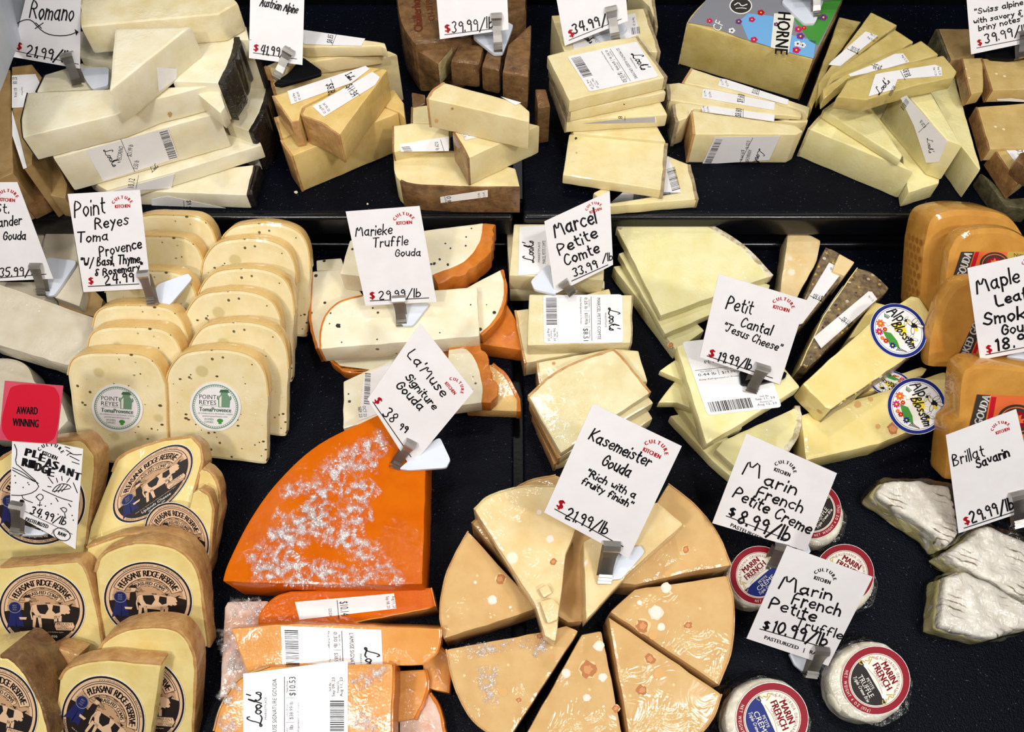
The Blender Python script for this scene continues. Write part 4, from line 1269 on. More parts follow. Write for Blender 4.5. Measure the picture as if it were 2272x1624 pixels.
cheese('k5', 'D', '1582,1078 1830,1050 1850,1250 1745,1325', 'tilted tan block with a label on top, in front of the square crystalline block', G9_, base='k7', tb=(3, 1680, 1442), m='tan_crystal', rind=SR(3))
cheese('k6', 'D', '1765,1100 1840,1080 1860,1260 1742,1160', 'brown rind corner lying on the tilted labelled block, cut by the picture edge', G9_, base='k5', t=.018, m='dark_rind')
strip_label('k5', 'D', '1650,1072 1830,1052 1845,1230 1750,1200', [('$7.1', 1760, 1095, 40, 75, 40), ('line', 1770, 1070, 1790, 1130)])
strip_label('k3', 'D', '1595,712 1700,705 1860,725 1860,735 1600,722', [], face=2)
# ---------------------------------------------------------------- lower deck: pale gouda blocks
lo = dict(deck=LOW)
H1_ = 'pale aged gouda blocks at the near end panel side'
cheese('l1', 'E', '230,380 285,112 382,112 460,620 440,700 300,650', 'tall pale block behind the two sign cards, beside the herb slices', H1_, t=.035, base=.0, m='brabander', **lo)
cheese('l1b', 'E', '60,190 250,186 240,420 80,420', 'pale block end between the 35.99 card and the tall pale block', H1_, t=.03, base=.0, m='brabander', **lo)
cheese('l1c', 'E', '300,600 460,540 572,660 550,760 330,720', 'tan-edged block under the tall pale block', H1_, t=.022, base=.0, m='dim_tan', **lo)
cheese('l1d', 'E', '-60,560 200,560 300,620 220,680 -60,640', 'pale block under the 35.99 card', H1_, t=.03, base=.0, m='brabander', **lo)
cheese('l3', 'E', '-80,985 60,985~ 150,1025~ 195,1120 310,1128 380,1330 300,1420 -80,1420', 'pale rounded slice under the broad pale block, behind the red award tag', H1_, t=.03, base=.0, m='brabander', bevel=.005, **lo)
cheese('l2', 'E', '-90,530 0,572 557,768 510,900~ 372,1030 0,918 -90,890', 'broad pale wrapped block pointing at the herb slices', H1_, base='l3', t=.03, m='brabander', bevel=.005, **lo)

# ---------------------------------------------------------------- herb-flecked slices, two leaning rows
H2_ = 'herb-flecked slices leaning in two rows'
def lean_copy(id, src, c, p_src, p_new, label, group):
    """the same slice further back along the deck: its top centre moved from pixel p_src to pixel p_new"""
    r = REG[src]
    T3 = r['pl'].hit(px(c, *p_src))
    hp = Plane(T3, r['deck'].n)
    d = hp.hit(px(c, *p_new)) - T3
    o = r['root'].copy()
    COL.objects.link(o)
    o.location = r['root'].location + d
    o['label'] = label
    o['group'] = group
    for ch in list(r['root'].children):
        if ch.name.startswith('round_label'):
            continue
        k = ch.copy()
        COL.objects.link(k)
        k.parent = o
        for g in ch.children:
            q = g.copy()
            COL.objects.link(q)
            q.parent = k
    REG[id] = dict(r, root=o, org=o.location.copy())
    return o
hb = dict(lean=52, m='herb', bevel=.0035, **lo)
cheese('q1', 'E', '918,1150 935,1055~ 1010,965~ 1150,938~ 1290,942~ 1410,985~ 1470,1075~ 1488,1200 1480,1578 936,1520', 'front herb-flecked slice of the open row, whole round green label', H2_, t=.013, foot=(1300, 1580), rind=[((0, 1, 2, 3, 4, 5, 6), 'gold_rind', .0006, .0006)], **hb)
cheese('p1', 'E', '372,1080 395,1000~ 465,962~ 600,955~ 790,968~ 875,1030~ 918,1130 935,1590 440,1560', 'front herb-flecked slice of the row beside the broad pale block, round green label', H2_, t=.016, foot=(700, 1590), rind=[((0, 1, 2, 3, 4, 5, 6), 'gold_rind', .0006, .0006)], **hb)
for i, (px_, py_, lb_) in enumerate([(1330, 785, 'second slice of the open herb row'), (1300, 612, 'third slice of the open herb row, flecks thick near its top'), (1372, 487, 'fourth slice of the open herb row, plain golden top'),
                                     (1390, 322, 'fifth slice of the open herb row, shiny creased film at its corner'), (1470, 236, 'rearmost slice of the open herb row, against the riser')]):
    lean_copy('q%d' % (i + 2), 'q1', 'E', (1210, 938), (px_, py_), lb_, H2_)
for i, (px_, py_, lb_) in enumerate([(745, 812, 'second slice of the herb row beside the pale block'), (772, 692, 'third slice of the herb row beside the pale block, under the foot plate'), (838, 500, 'fourth slice of the herb row, mostly behind the 24.99 card'),
                                     (882, 308, 'fifth slice of the herb row, shaded above the white foot plate'), (955, 190, 'rearmost slice of the shaded herb row, wrapped corner showing')]):
    lean_copy('p%d' % (i + 2), 'p1', 'E', (640, 956), (px_, py_), lb_, H2_)
disc_label('q1', 'E', (1195, 1252), (142, 8), (-4, 137), art_reyes, 'round white label with green ring and milk can') if False else None
disc_label('q1', 'E', (1195, 1252), (142, 6), (3, -137), art_reyes, 'round white label with green ring and milk can')
disc_label('p1', 'E', (652, 1260), (142, 10), (3, -132), art_reyes, 'round white label with green ring and milk can')

# ---------------------------------------------------------------- truffle gouda
H3_ = 'orange-rinded truffle gouda wedges'
OR = lambda *s, o=.0022: [(s, 'orange_rind', o, .0010)]
cheese('m6', 'F', '180,800 640,800 650,900 560,945~ 430,970~ 330,965~ 240,905', 'gouda piece with curved orange rind under the front truffle wedge', H3_, t=.016, base=.0, m='truffle', rind=OR(2, 3, 4, 5, o=.003), **lo)
cheese('m3', 'F', '900,700 1225,580 1290,700~ 1318,858 920,795', 'orange-sided gouda piece lying rind-up beside the front truffle wedge', H3_, tb=(3, 1318, 925), m='orange_rind', bevel=.004, **lo)
cheese('m5', 'F', '135,410 318,395 420,545 300,800 165,845 125,680~', 'broad gouda slice with thin orange edge behind the front truffle wedge', H3_, t=.030, base=.0, m='truffle', rind=OR(4, 5), **lo)
cheese('m5b', 'F', '155,348 298,335 318,400 158,408', 'wrapped gouda end at the back of the truffle pile', H3_, t=.028, base=.0, m='truffle', **lo)
cheese('m2', 'F', '900,560 1060,470 1195,400 1216,490~ 1205,590~ 1155,690~ 1078,765 900,760', 'gouda wedge with curved orange rind beside the front truffle wedge', H3_, base='m3', t=.018, m='truffle', rind=OR(2, 3, 4, 5, o=.003), **lo)
cheese('m1', 'F', '178,848 182,740~ 215,650~ 290,582~ 420,545 1062,497 1075,776', 'large front truffle wedge, black fleck at its rounded end, on the orange-rinded pieces', H3_, base='m5', tb=(0, 218, 917), m='truffle', rind=OR(0, 1, 2, 3, o=.0008), **lo)
cheese('m4', 'F', '288,425 345,235 1098,137 1075,250~ 985,360~ 812,430 500,452', 'truffle wedge with broad orange rind, rearmost of its pile, behind the 29.99 card', H3_, base='m5', t=.030, m='truffle', rind=OR(2, 3, 4, o=.012), **lo)
cheese('m7c', 'F', '1000,950 1150,930 1232,1000~ 1300,1130 1305,1200 1000,1190', 'outer half-moon gouda slice in shiny film behind the orange wheel section', H3_, base=.0, t=.018, m='gold_rind', bevel=.003, rind=[((1, 2, 3), 'orange_rind', .001, .003)], **lo)
cheese('m7', 'F', '880,1180 900,850 1000,845~ 1065,930~ 1095,1060~ 1090,1150', 'half-moon truffle gouda slice with orange rind beside the tilted 38.99 card', H3_, base='m7c', t=.020, m='truffle', rind=OR(1, 2, 3, 4, o=.012), **lo)
cheese('m8', 'F', '308,1030 400,988 580,905 640,960 560,1230 306,1298', 'film-wrapped gouda with a barcode behind the top of the orange wheel section', H3_, base=.0, t=.03, m='truffle', **lo)
cheese('m9', 'F', '820,795 925,830 938,880 925,930 840,900', 'sliver of orange rind between the front truffle wedge and the half-moon slice', H3_, base=.0, t=.025, m='orange_rind', **lo)
strip_label('m8', 'F', '425,1000 580,920 600,960 500,1215 398,1252', [('bars', 432, 985, 425, 1160, 32, 4, 26), ('OCT 23', 430, 1200, 18, 82, 60), ('SEP 23', 405, 1205, 18, 82, 60)])

# ---------------------------------------------------------------- comte stack
H4_ = 'comte blocks in the stack by the deck seam'
CR = lambda *s: [(s, 'tan_rind', .0006, .0018)]
cheese('n1b', 'G', '60,235 300,230 595,500 595,540 75,545', 'lower wrapped comte block at the back of the stack by the seam', H4_, tb=(4, 75, 612), m='comte', **lo)
cheese('n1', 'G', '98,188 340,186 592,425 590,495 72,470', 'upper wrapped comte block at the back, white label beside the 33.99 card', H4_, base='n1b', tb=(4, 75, 545), m='comte', **lo)
cheese('n8', 'G', '200,1220 760,1080 858,1250 640,1400 320,1500', 'lowest comte block of the front pile, only thin edges showing', H4_, t=.020, base=.0, m='comte', rind=CR(4), **lo)
cheese('n7', 'G', '185,1160 740,1020 862,1165 650,1290 340,1470', 'second comte block up in the front pile, edge showing at the seam side', H4_, base='n8', t=.018, m='comte', rind=CR(4), **lo)
cheese('n3', 'G', '103,660 250,640 620,540 700,880 560,868 158,948', 'comte block under the barcoded one, its front edge showing', H4_, base=.0, t=.030, m='comte', rind=CR(5), **lo)
cheese('n5', 'G', '225,945 640,868 780,880 830,1050 240,1062', 'comte block with a small brown spot, under the big smooth comte slab', H4_, base=.0, t=.040, m='comte', rind=CR(4), **lo)
cheese('n6', 'G', '175,1125 300,1015~ 450,935~ 640,870 680,905 750,990~ 845,1108 650,1235 355,1440', 'large smooth comte slab with brown edge on top of the front pile', H4_, base='n7', tb=(6, 842, 1140), m='comte', rind=[((3, 4, 5, 8), 'tan_rind', .0008, .0016), ((0, 1, 2), 'tan_rind', .0004, .0022)], **lo)
cheese('n2', 'G', '182,572 745,575 738,838 172,852', 'comte block with its whole 8.51 label and barcode upward', H4_, base='n3', t=.020, m='comte', rind=[((1, 3), 'grey_rind', .001, .0006)], **lo)
price_label('n2', 'G', '690,575 695,838 258,580', 'MARCEL PETITE COMTE', '$8.51', '0.25 lb', '$33.99/lb', date=('Sep 03, 23', 'Aug 07, 23'))
strip_label('n1', 'G', '130,205 300,198 430,450 122,472', [('looks', 205, 405, 205, 285, 60), ('MARKETPLACE', 236, 345, 12, -90, 110), ('MARCEL PETITE COMTE', 263, 345, 18, -90, 125)])

# ---------------------------------------------------------------- cantal
H5_ = 'cantal wedges of the lower deck'
WM = lambda *s: [(s, 'mold_rim', .0010, .0042)]
cheese('o3', 'G', '640,420 760,400 1140,770 985,880', 'long cantal slice lowest under the big quarter round', H5_, tb=(3, 975, 935), m='cantal', **lo)
cheese('o2', 'G', '668,350 800,300 1500,520 1490,548 925,790', 'cantal wedge directly under the big quarter round', H5_, base='o3', tb=(4, 968, 838), m='cantal', **lo)
cheese('o1', 'G', '662,215 690,178~ 820,143~ 960,142~ 1150,185~ 1350,305~ 1512,470 900,690', 'big quarter-round cantal slab with pale mouldy rind, on top of its pile', H5_, base='o2', tb=(7, 905, 728), m='cantal', rind=WM(0, 1, 2, 3, 4, 5), **lo)
cheese('o7', 'G', '950,1235 1100,1215 1420,1480 1290,1575 1180,1480', 'cantal slice at the bottom of the labelled pile, white paper beneath', H5_, t=.016, base=.0, m='cantal', **lo)
cheese('o8', 'G', '1200,1420 1240,1370 1655,1180 1667,1260~ 1640,1360~ 1560,1480 1300,1510', 'rinded cantal wedge poking out below the labelled one, behind the 8.99 card', H5_, base='o7', t=.016, m='cantal', rind=WM(2, 3, 4), **lo)
cheese('o6', 'G', '980,1150 1100,1090 1350,1300 1140,1375', 'cantal slice third from the top of the labelled pile', H5_, base='o7', t=.016, m='cantal', **lo)
cheese('o5b', 'G', '885,1165 1015,1000 1250,1050 1200,1250 990,1165', 'lower cantal tip poking out toward the comte pile', H5_, base='o6', t=.012, m='cantal', **lo)
cheese('o5a', 'G', '892,990 985,925 1200,960 1150,1150 1000,1035', 'upper cantal tip poking out toward the comte pile', H5_, base='o5b', t=.010, m='cantal', **lo)
cheese('o4', 'G', '985,855 1060,828 1500,880 1667,1078 1150,1395', 'cantal wedge with the 19.99 barcode label on top', H5_, base='o5a', t=.018, m='cantal', bevel=.003, **lo)
price_label('o4', 'G', '1015,835 1420,790 1155,1235', 'PETIT CANTAL', '$8.80', '0.44 lb', '$19.99/lb', date=('Sep 11, 23', 'Aug 12, 23'))
strip_label('o7', 'G', '1060,1390 1100,1370 1265,1560 1250,1578 1180,1480', [], face=3) if False else None

# ---------------------------------------------------------------- flower-coated alpine wedges
H6_ = 'flower-crusted alpine wedges'
cheese('x1', 'H', '248,1262 640,1150 1080,1010 1108,1060 1132,1255 700,1432 278,1530', 'wedge with blue-ringed label lying at the front of the flower-crusted group', H6_, t=.034, base=.0, m='alp', bevel=.004, rind=[((3,), 'herb_crust', .0006, .0006)], **lo)
cheese('x3', 'H', '560,1128 750,1048 940,988 975,1000 950,1036 660,1128', 'wedge lying between the two blue-labelled ones, its label upside down', H6_, t=.030, base=.0, m='alp', **lo)
cheese('x4', 'H', '175,217 280,225~ 367,265 345,380 205,640 130,560', 'pale upright wedge at the back of the flower-crusted fan', H6_, tb=(0, 112, 300), m='wheel_pale', bevel=.004, **lo)
cheese('x5', 'H', '392,306 455,332~ 532,384 455,520 235,775 195,860 278,580', 'dark flower-crusted wedge marked 9.60 beside the pale upright wedge', H6_, h=.036, t=.034, m='herb_crust', bevel=.003, **lo)
cheese('x6', 'H', '575,422 660,450~ 758,537 735,570 640,650 300,990 250,985 380,700', 'flower-crusted wedge marked 11.60, blue label on its pale side', H6_, base=.0, t=.036, m='herb_crust', bevel=.003, rind=[((7,), 'alp', .0008, .0004), ((6,), 'alp', .0008, .0004)], **lo)
cheese('x5b', 'H', '470,340 560,390 500,470 430,440', 'pale wedge back behind the dark flower-crusted wedge', H6_, base=.0, t=.04, m='wheel_pale', **lo)
cheese('x7', 'H', '665,615 775,645 765,725 625,795 520,830', 'shaded wedge with a blue label under the upper blue-labelled wedge', H6_, base=.0, t=.03, m='alp', **lo)
cheese('x2', 'H', '258,1085 640,740 880,580 930,590 1050,772 830,960 425,1235 390,1222', 'blue-labelled wedge raised on the others, at the centre of the flower-crusted group', H6_, base='x1', t=.030, m='alp', bevel=.004, rind=[((4, 5), 'herb_crust', .0008, .0006)], **lo)
disc_label('x2', 'H', (806, 785), (150, 78), (60, -135), art_alp, 'round white label with blue ring, flowers and bees')
disc_label('x1', 'H', (910, 1215), (135, 100), (100, -128), art_alp, 'round white label with blue ring, flowers and bees')
disc_label('x3', 'H', (760, 1085), (-120, -10), (10, 75), art_alp, 'upside-down blue-ringed label')
strip_label('x5', 'H', '410,395 470,425 478,460 255,745 232,750 275,620', [('$9.60', 345, 595, 30, 198, 56), ('line', 300, 585, 370, 620), ('May 12, 23', 430, 440, 12, 50, 40)])
strip_label('x6', 'H', '635,560 655,562 685,605 365,885 322,822', [('$11.60', 510, 735, 34, 218, 60), ('line', 465, 710, 535, 760), ('Sep 11, 23', 650, 600, 12, 50, 40)])
def side_disc(id, seg, frac, rad, art, label, ang=0):
    r = REG[id]
    sp = side_plane(id, seg, .0009)
    p0, p1 = r['pts'][seg], r['pts'][(seg + 1) % len(r['pts'])]
    A3, B3 = r['pl'].to3(p0[0], p0[1]), r['pl'].to3(p1[0], p1[1])
    C3 = A3 + (B3 - A3) * frac - r['pl'].n * r['t'] * .5 + sp.n * .0009
    lp = Local(C3, sp.n)
    lab = sheet('round_label', [(rad * math.cos(i * math.pi / 24), rad * math.sin(i * math.pi / 24)) for i in range(48)], lp, 'sticker', r['root'], r['org'], lift=.0004)
    lab['label'] = label
    ca, sa = math.cos(R(ang)), math.sin(R(ang))
    A = Art(lambda x, y: (rad * (x * ca - y * sa), rad * (x * sa + y * ca)), lp, .0008)
    art(A, None)
    A.build('printing', lab, r['org'])
side_disc('x6', 7, .45, .020, art_alp, 'blue-ringed label on the pale side', 90)

# ---------------------------------------------------------------- smoked gouda halves standing at the frame side
H7_ = 'smoked gouda halves in printed film'
SG = lambda *s: [(s, 'smoked', .0004, .0006)]
sg = dict(m='smoked', bevel=.007, lean=48, **lo)
cheese('y1', 'H', '920,700 950,300 990,150~ 1080,95~ 1250,85~ 1450,130~ 1580,320 1600,700', 'rearmost smoked gouda half, honeycomb marks down its side', H7_, t=.045, foot=(1250, 775), **sg)
cheese('y2', 'H', '1050,720 1095,330 1150,240~ 1260,195~ 1450,200~ 1620,300 1640,760', 'second smoked gouda half with a dark and orange printed band', H7_, t=.019, foot=(1300, 1120), **sg)
cheese('y3', 'H', '970,1000 985,830 1050,610 1140,505~ 1280,475~ 1640,500 1660,1000', 'smoked gouda half with a slanting printed band behind the 18.99 card', H7_, t=.019, foot=(1250, 1270), **sg)
cheese('y4', 'H', '1100,1330 1150,1290 1170,1060~ 1210,995~ 1300,972~ 1640,1000 1660,1640 1065,1640', 'nearest smoked gouda half, printed band above the 29.99 corner card', H7_, t=.030, foot=(1350, 1640), **sg)
def band_art(id, quad, txt, tx, ty, hh, ang, wd, extra):
    r = REG[id]
    A = Art(lambda x, y: px('H', x, y), r['pl'], .0008)
    extra(A)
    A.text(txt, tx, ty, hh, 'w', ang, width=wd, layer=5, bold=.04)
    o = A.build('printed_band', r['root'], r['org'])
    o['label'] = 'dark and orange printed film band'
def leaf(A, x, y, r):
    A.disc(x, y, r, 'q', 3, r * .8)
    A.disc(x, y, r * .86, 'o', 4, r * .68)
    A.disc(x, y, r * .8, 'q', 5, r * .62)
    A.disc(x, y, r * .6, 'm', 6, r * .46)
    P_ = [(0, -.5), (.1, -.25), (.25, -.32), (.2, -.05), (.42, -.08), (.3, .1), (.36, .18), (.06, .22), (.04, .42), (-.04, .42), (-.06, .22), (-.36, .18), (-.3, .1), (-.42, -.08), (-.2, -.05), (-.25, -.32), (-.1, -.25)]
    A.poly([(x + a * r * 1.05, y + b * r * .85) for a, b in P_], 'o', 7)
def e2_(A):
    A.poly([(1165, 330), (1600, 330), (1560, 480), (1115, 480)], 'o', 1)
    A.poly([(1165, 330), (1240, 330), (1190, 480), (1115, 480)], 'q', 2)
    A.poly([(1245, 330), (1268, 330), (1222, 480), (1196, 480)], 'r', 2)
    A.poly([(1430, 330), (1600, 330), (1600, 390), (1420, 400)], 'a', 2)
    A.text('Natural', 1510, 348, 20, 'q', 0, width=90, layer=4)
    leaf(A, 1355, 400, 85)
band_art('y2', None, 'GOUDA', 1182, 405, 44, -71, 150, e2_)
def e3_(A):
    A.poly([(1110, 1000), (1270, 660), (1420, 560), (1440, 900), (1280, 1000)], 'o', 1)
    A.poly([(1110, 1000), (1270, 660), (1300, 640), (1300, 720), (1185, 1000)], 'q', 2)
    A.poly([(1192, 1000), (1300, 735), (1310, 760), (1212, 1000)], 'r', 2)
band_art('y3', None, 'SMOKED GOUDA', 1222, 815, 42, -68, 380, e3_)
def e4_(A):
    A.poly([(1255, 1145), (1620, 1160), (1600, 1420), (1190, 1420)], 'o', 1)
    A.poly([(1255, 1145), (1330, 1150), (1280, 1420), (1190, 1420)], 'q', 2)
    A.poly([(1336, 1158), (1366, 1160), (1322, 1420), (1290, 1420)], 'r', 2)
    leaf(A, 1480, 1290, 110)
band_art('y4', None, 'SMOKED GOUDA', 1252, 1330, 46, -72, 380, e4_)
A_ = Art(lambda x, y: px('H', x, y), side_plane('y1', 0), .0006)
r_ = REG['y1']                                                # honeycomb pattern printed on the film down its side
sp_ = side_plane('y1', 0, .0009)
q0, q1 = r_['pts'][0], r_['pts'][1]
a3, b3 = r_['pl'].to3(q0[0], q0[1]), r_['pl'].to3(q1[0], q1[1])
lp_ = Local(a3, sp_.n)
ed_ = (b3 - a3)
A_ = Art(lambda x, y: (x, y), lp_, .0002)
ex_, dn_ = ed_.normalized(), r_['pl'].n * -1
for i in range(9):
    for j in range(5):
        v3 = a3 + ex_ * (.006 + i * .0085) + dn_ * (.005 + j * .0085 + (.00425 if i % 2 else 0))
        if .005 + j * .0085 + (.00425 if i % 2 else 0) > .036:
            continue
        x2, y2 = lp_.to2(v3)
        A_.disc(x2, y2, .0034, (176, 118, 50), 1, n=6)
o_ = A_.build('honeycomb_print', r_['root'], r_['org'])
o_['label'] = 'brown honeycomb marks'

# ---------------------------------------------------------------- soft triple-cream wedges
H8_ = 'film-wrapped white-rinded triple-cream wedges'
bz = dict(m='bloomy_rind', remesh=(.0022, .0016, 90, .0012), name='soft_cheese_wedge', **lo)
def brie(id, out, label, t, base=0.0):
    cheese(id, 'M', out, label, H8_, base=base, t=t, bevel=.004, **bz)
    r = REG[id]
    # cut side of runny paste: skirts the outline just outside the white bloom
    n = len(r['poly'])
    cx = sum(p[0] for p in r['poly']) / n
    cy = sum(p[1] for p in r['poly']) / n
    big = [(cx + (p[0] - cx) * 1.025, cy + (p[1] - cy) * 1.025, 0) for p in r['poly']]
    lumpy('cut_side', prism_bm(big, r['pl'], -t * .28, -t * .985, .003), 'brie_paste', r['root'], r['org'], .0022, .0012, 70)
    wr_ = [(cx + (p[0] - cx) * 1.10, cy + (p[1] - cy) * 1.10, 0) for p in r['poly']]
    f = lumpy('film', prism_bm(wr_, r['pl'], .0035, -t, .004), 'cling_film', r['root'], r['org'], .0032, .0042, 75)
    f['label'] = 'loose crinkled clear film'
brie('z3', '1240,830 1345,792 1720,1000 1720,1080 1460,1150 1215,1085', 'nearest white wrinkled wedge in loose film, wide cut side toward the black deck', .036)
brie('z2', '1235,715 1290,680 1450,560 1660,640 1720,970 1650,960 1340,785', 'middle white wedge with crosswise mat lines, meeting the two others at their tips', .032)
brie('z1', '880,405 930,335 1110,335 1270,362 1320,600 1240,680 1180,605', 'farthest white wrinkled wedge, tip toward the 29.99 corner card', .034)

# ---------------------------------------------------------------- small white rounds
H9_ = 'small foil-and-film white rounds'
def round_cheese(id, ctr, r_px, label, lab_ctr, lab_r, ang, kind, base=0.0, tilt=(0, 0), lab_txt=''):
    C0 = ctr
    pts = ' '.join('%f,%f~' % (C0[0] + r_px * math.cos(2 * math.pi * i / 16), C0[1] + r_px * math.sin(2 * math.pi * i / 16)) for i in range(16))
    cheese(id, 'M', pts, label, H9_, base=base, t=.027, m='white_mold', bevel=.006, name='small_round_cheese', deck=LOW, remesh=(.002, .0009, 120), tilt=tilt)
    ca, sa = math.cos(R(ang)), math.sin(R(ang))
    f = None
    r = REG[id]
    f0 = REG[id]['pl']
    REG[id]['pl'] = f0.up(.0012)
    disc_label(id, 'M', lab_ctr, (lab_r * ca, lab_r * sa), (lab_r * sa, -lab_r * ca), art_marin, 'round label with red ring and %s lower half' % ('dark blue' if kind == 'creme' else 'black'), kind)
    REG[id]['pl'] = f0
    n = len(r['poly'])
    rr = random.Random(id)
    rad = sum(math.hypot(*p[:2]) for p in r['poly']) / n
    bm = bmesh.new()                                            # faceted loose wrapper, folded down the side and frilled at the deck
    rings = []
    K = 44
    prm = [(.80, .0009), (1.0, -.001), (1.06, -.007), (1.11, -.017), (1.24, -.0265)]
    for k, (q, hh) in enumerate(prm):
        ring = []
        for i in range(K):
            a = 2 * math.pi * i / K
            oct_ = 1 + .022 * math.cos(8 * a + rr.uniform(-.3, .3)) * (k > 0)
            j = rr.uniform(-1, 1) * (.004, .012, .02, .03, .07)[k]
            rq = rad * (q * oct_ + j)
            ring.append(bm.verts.new(r['pl'].to3(rq * math.cos(a), rq * math.sin(a), hh + rr.uniform(-1, 1) * (.0002, .0008, .002, .003, .0015)[k] + (.0012 if k == 1 else 0))))
        rings.append(ring)
    for a, b in zip(rings, rings[1:]):
        for i in range(K):
            bm.faces.new((a[i], a[(i + 1) % K], b[(i + 1) % K], b[i]))
    fl = link('film', bm, 'cling_film', r['root'], r['org'])
    fl['label'] = 'clear wrapper folded round the side'
round_cheese('w5', (582, 522), 148, 'black-labelled white round half hidden behind the 8.99 card', (560, 490), 146, -52, 'truffle')
round_cheese('w3', (268, 840), 146, 'blue-labelled white round between the sliced wheel and the two lower cards', (285, 822), 150, -40, 'creme')
round_cheese('w4', (728, 852), 160, 'white round whose label is mostly hidden by the 10.99 card', (722, 815), 152, 32, 'creme')
round_cheese('w1', (856, 1366), 212, 'black-labelled white round with its whole label showing, alone on the black deck', (882, 1360), 176, 60, 'truffle')
round_cheese('w2', (330, 1566), 222, 'blue-labelled white round at the lower picture edge', (352, 1555), 186, 66, 'creme')

# ---------------------------------------------------------------- washed-rind slices with dark round labels
I1_ = 'washed-rind slices with dark cow labels'
PL_ = lambda *s, o=.0008: [(s, 'tan_rind', o, .0012)]
pk = dict(m='pleasant', bevel=.003, **lo)
DL = 'dark round label with a tan arc of lettering and a cow'
cheese('v3', 'I', '-200,900 0,775 130,690~ 330,640~ 690,600 770,680~ 815,850~ 720,1612 -200,1660', 'dark-labelled slice behind the drawn ridge card', I1_, t=.022, lean=38, foot=(300, 1640), rind=PL_(1, 2, 3, 4, 5, 6, o=.0018), **pk)
cheese('v1', 'J', '-250,300 0,285 630,240 690,300~ 740,450 790,640 835,930 640,1060 -250,1060', 'dark-labelled slice under the drawn ridge card, whole cow in view', I1_, t=.016, lean=40, foot=(300, 1060), rind=PL_(1, 2, 3, 4, 5), **pk)
cheese('v5', 'I', '1690,900 1740,850 1810,890~ 1870,1000~ 1890,1200 1790,1750 1640,1800', 'rearmost slice at the black gap, only wrapped edge showing', I1_, t=.014, lean=38, foot=(1600, 1690), rind=PL_(1, 2, 3, 4, o=.0014), **pk)
cheese('v6', 'I', '1655,1060 1710,1030 1790,1080~ 1830,1200 1800,1600 1720,1900 1600,1900 1600,1330', 'second edge-on slice at the black gap, part of a dark label ring showing', I1_, t=.011, lean=38, foot=(1600, 1980), rind=PL_(1, 2, 3, 4, o=.0014), **pk)
cheese('v7', 'J', '700,130 1000,30~ 1300,20~ 1480,60~ 1600,170~ 1660,300 1690,800 760,800', 'slice squeezed between the tilted and the upright cow labels', I1_, t=.012, lean=42, foot=(1200, 790), rind=PL_(0, 1, 2, 3, 4, 5, o=.0014), **pk)
cheese('v4', 'I', '725,1590 775,1350 960,880~ 1030,755~ 1200,668~ 1420,600 1640,580 1715,660~ 1735,790 1660,1050 1610,1330 1000,1500', 'tilted slice on top of the row, oval-looking cow label slanting up', I1_, h=.062, t=.020, tilt=(22, 0), rind=PL_(2, 3, 4, 5, 6, 7, 8, o=.0014), **pk)
cheese('v2', 'J', '772,330 830,190~ 1000,112~ 1200,88~ 1450,150~ 1600,320~ 1650,600 1692,940 1300,960 838,900', 'dark-labelled slice in the middle of the row at the black gap, cow and herdsman clear', I1_, t=.015, lean=42, foot=(1250, 1010), rind=PL_(0, 1, 2, 3, 4, 5, 6, o=.0016), **pk)
cheese('v10', 'J', '790,985 850,890~ 1000,805~ 1200,775~ 1400,790~ 1500,860~ 1570,1000~ 1585,1150 1560,1750 1000,1750', 'thick golden slice behind the rotated label at the lower picture edge', I1_, t=.020, lean=42, foot=(1250, 1610), rind=PL_(0, 1, 2, 3, 4, 5, 6, 7, o=.0016), **pk)
cheese('v11', 'J', '380,960 480,950~ 640,1000 600,1130 480,1180', 'rind corner between the shaded slice and the rotated label', I1_, t=.02, lean=34, foot=(500, 1500), rind=None, **dict(pk, m='tan_rind'))
cheese('v9', 'J', '480,1200 545,1110~ 700,1055~ 870,1035 1312,1072 1270,1350 1200,1800 420,1800', 'slice with the cow label rotated clockwise, at the lower picture edge', I1_, t=.013, lean=42, foot=(850, 1950), rind=PL_(0, 1, 2, 3, o=.0012), **pk)
cheese('v8', 'J', '-300,1050 0,1010~ 120,1060~ 250,1230~ 350,1450~ 410,1700 400,1800 -300,1800', 'shaded slice with a broad brown rind at the lower corner of the picture', I1_, t=.045, lean=34, foot=(100, 2000), rind=[((1, 2, 3, 4), 'dark_rind', .0016, .0014)], **pk)
disc_label('v3', 'I', (335, 1140), (405, 0), (0, -365), art_pleasant, DL)
disc_label('v1', 'J', (345, 625), (352, 6), (0, -315), art_pleasant, DL)
disc_label('v2', 'J', (1205, 548), (362, 20), (6, -312), art_pleasant, DL)
disc_label('v4', 'I', (1315, 978), (345, -235), (-45, -245), art_pleasant, DL)
disc_label('v6', 'I', (1520, 1440), (280, 60), (0, -300), art_pleasant, DL)
disc_label('v7', 'J', (1230, 330), (370, 20), (0, -320), art_pleasant, DL)
disc_label('v10', 'J', (1160, 1370), (345, 20), (0, -360), art_pleasant, DL)
disc_label('v9', 'J', (840, 1520), (285, 215), (190, -290), art_pleasant, DL)
disc_label('v8', 'J', (-20, 1440), (330, 90), (50, -350), art_pleasant, DL)

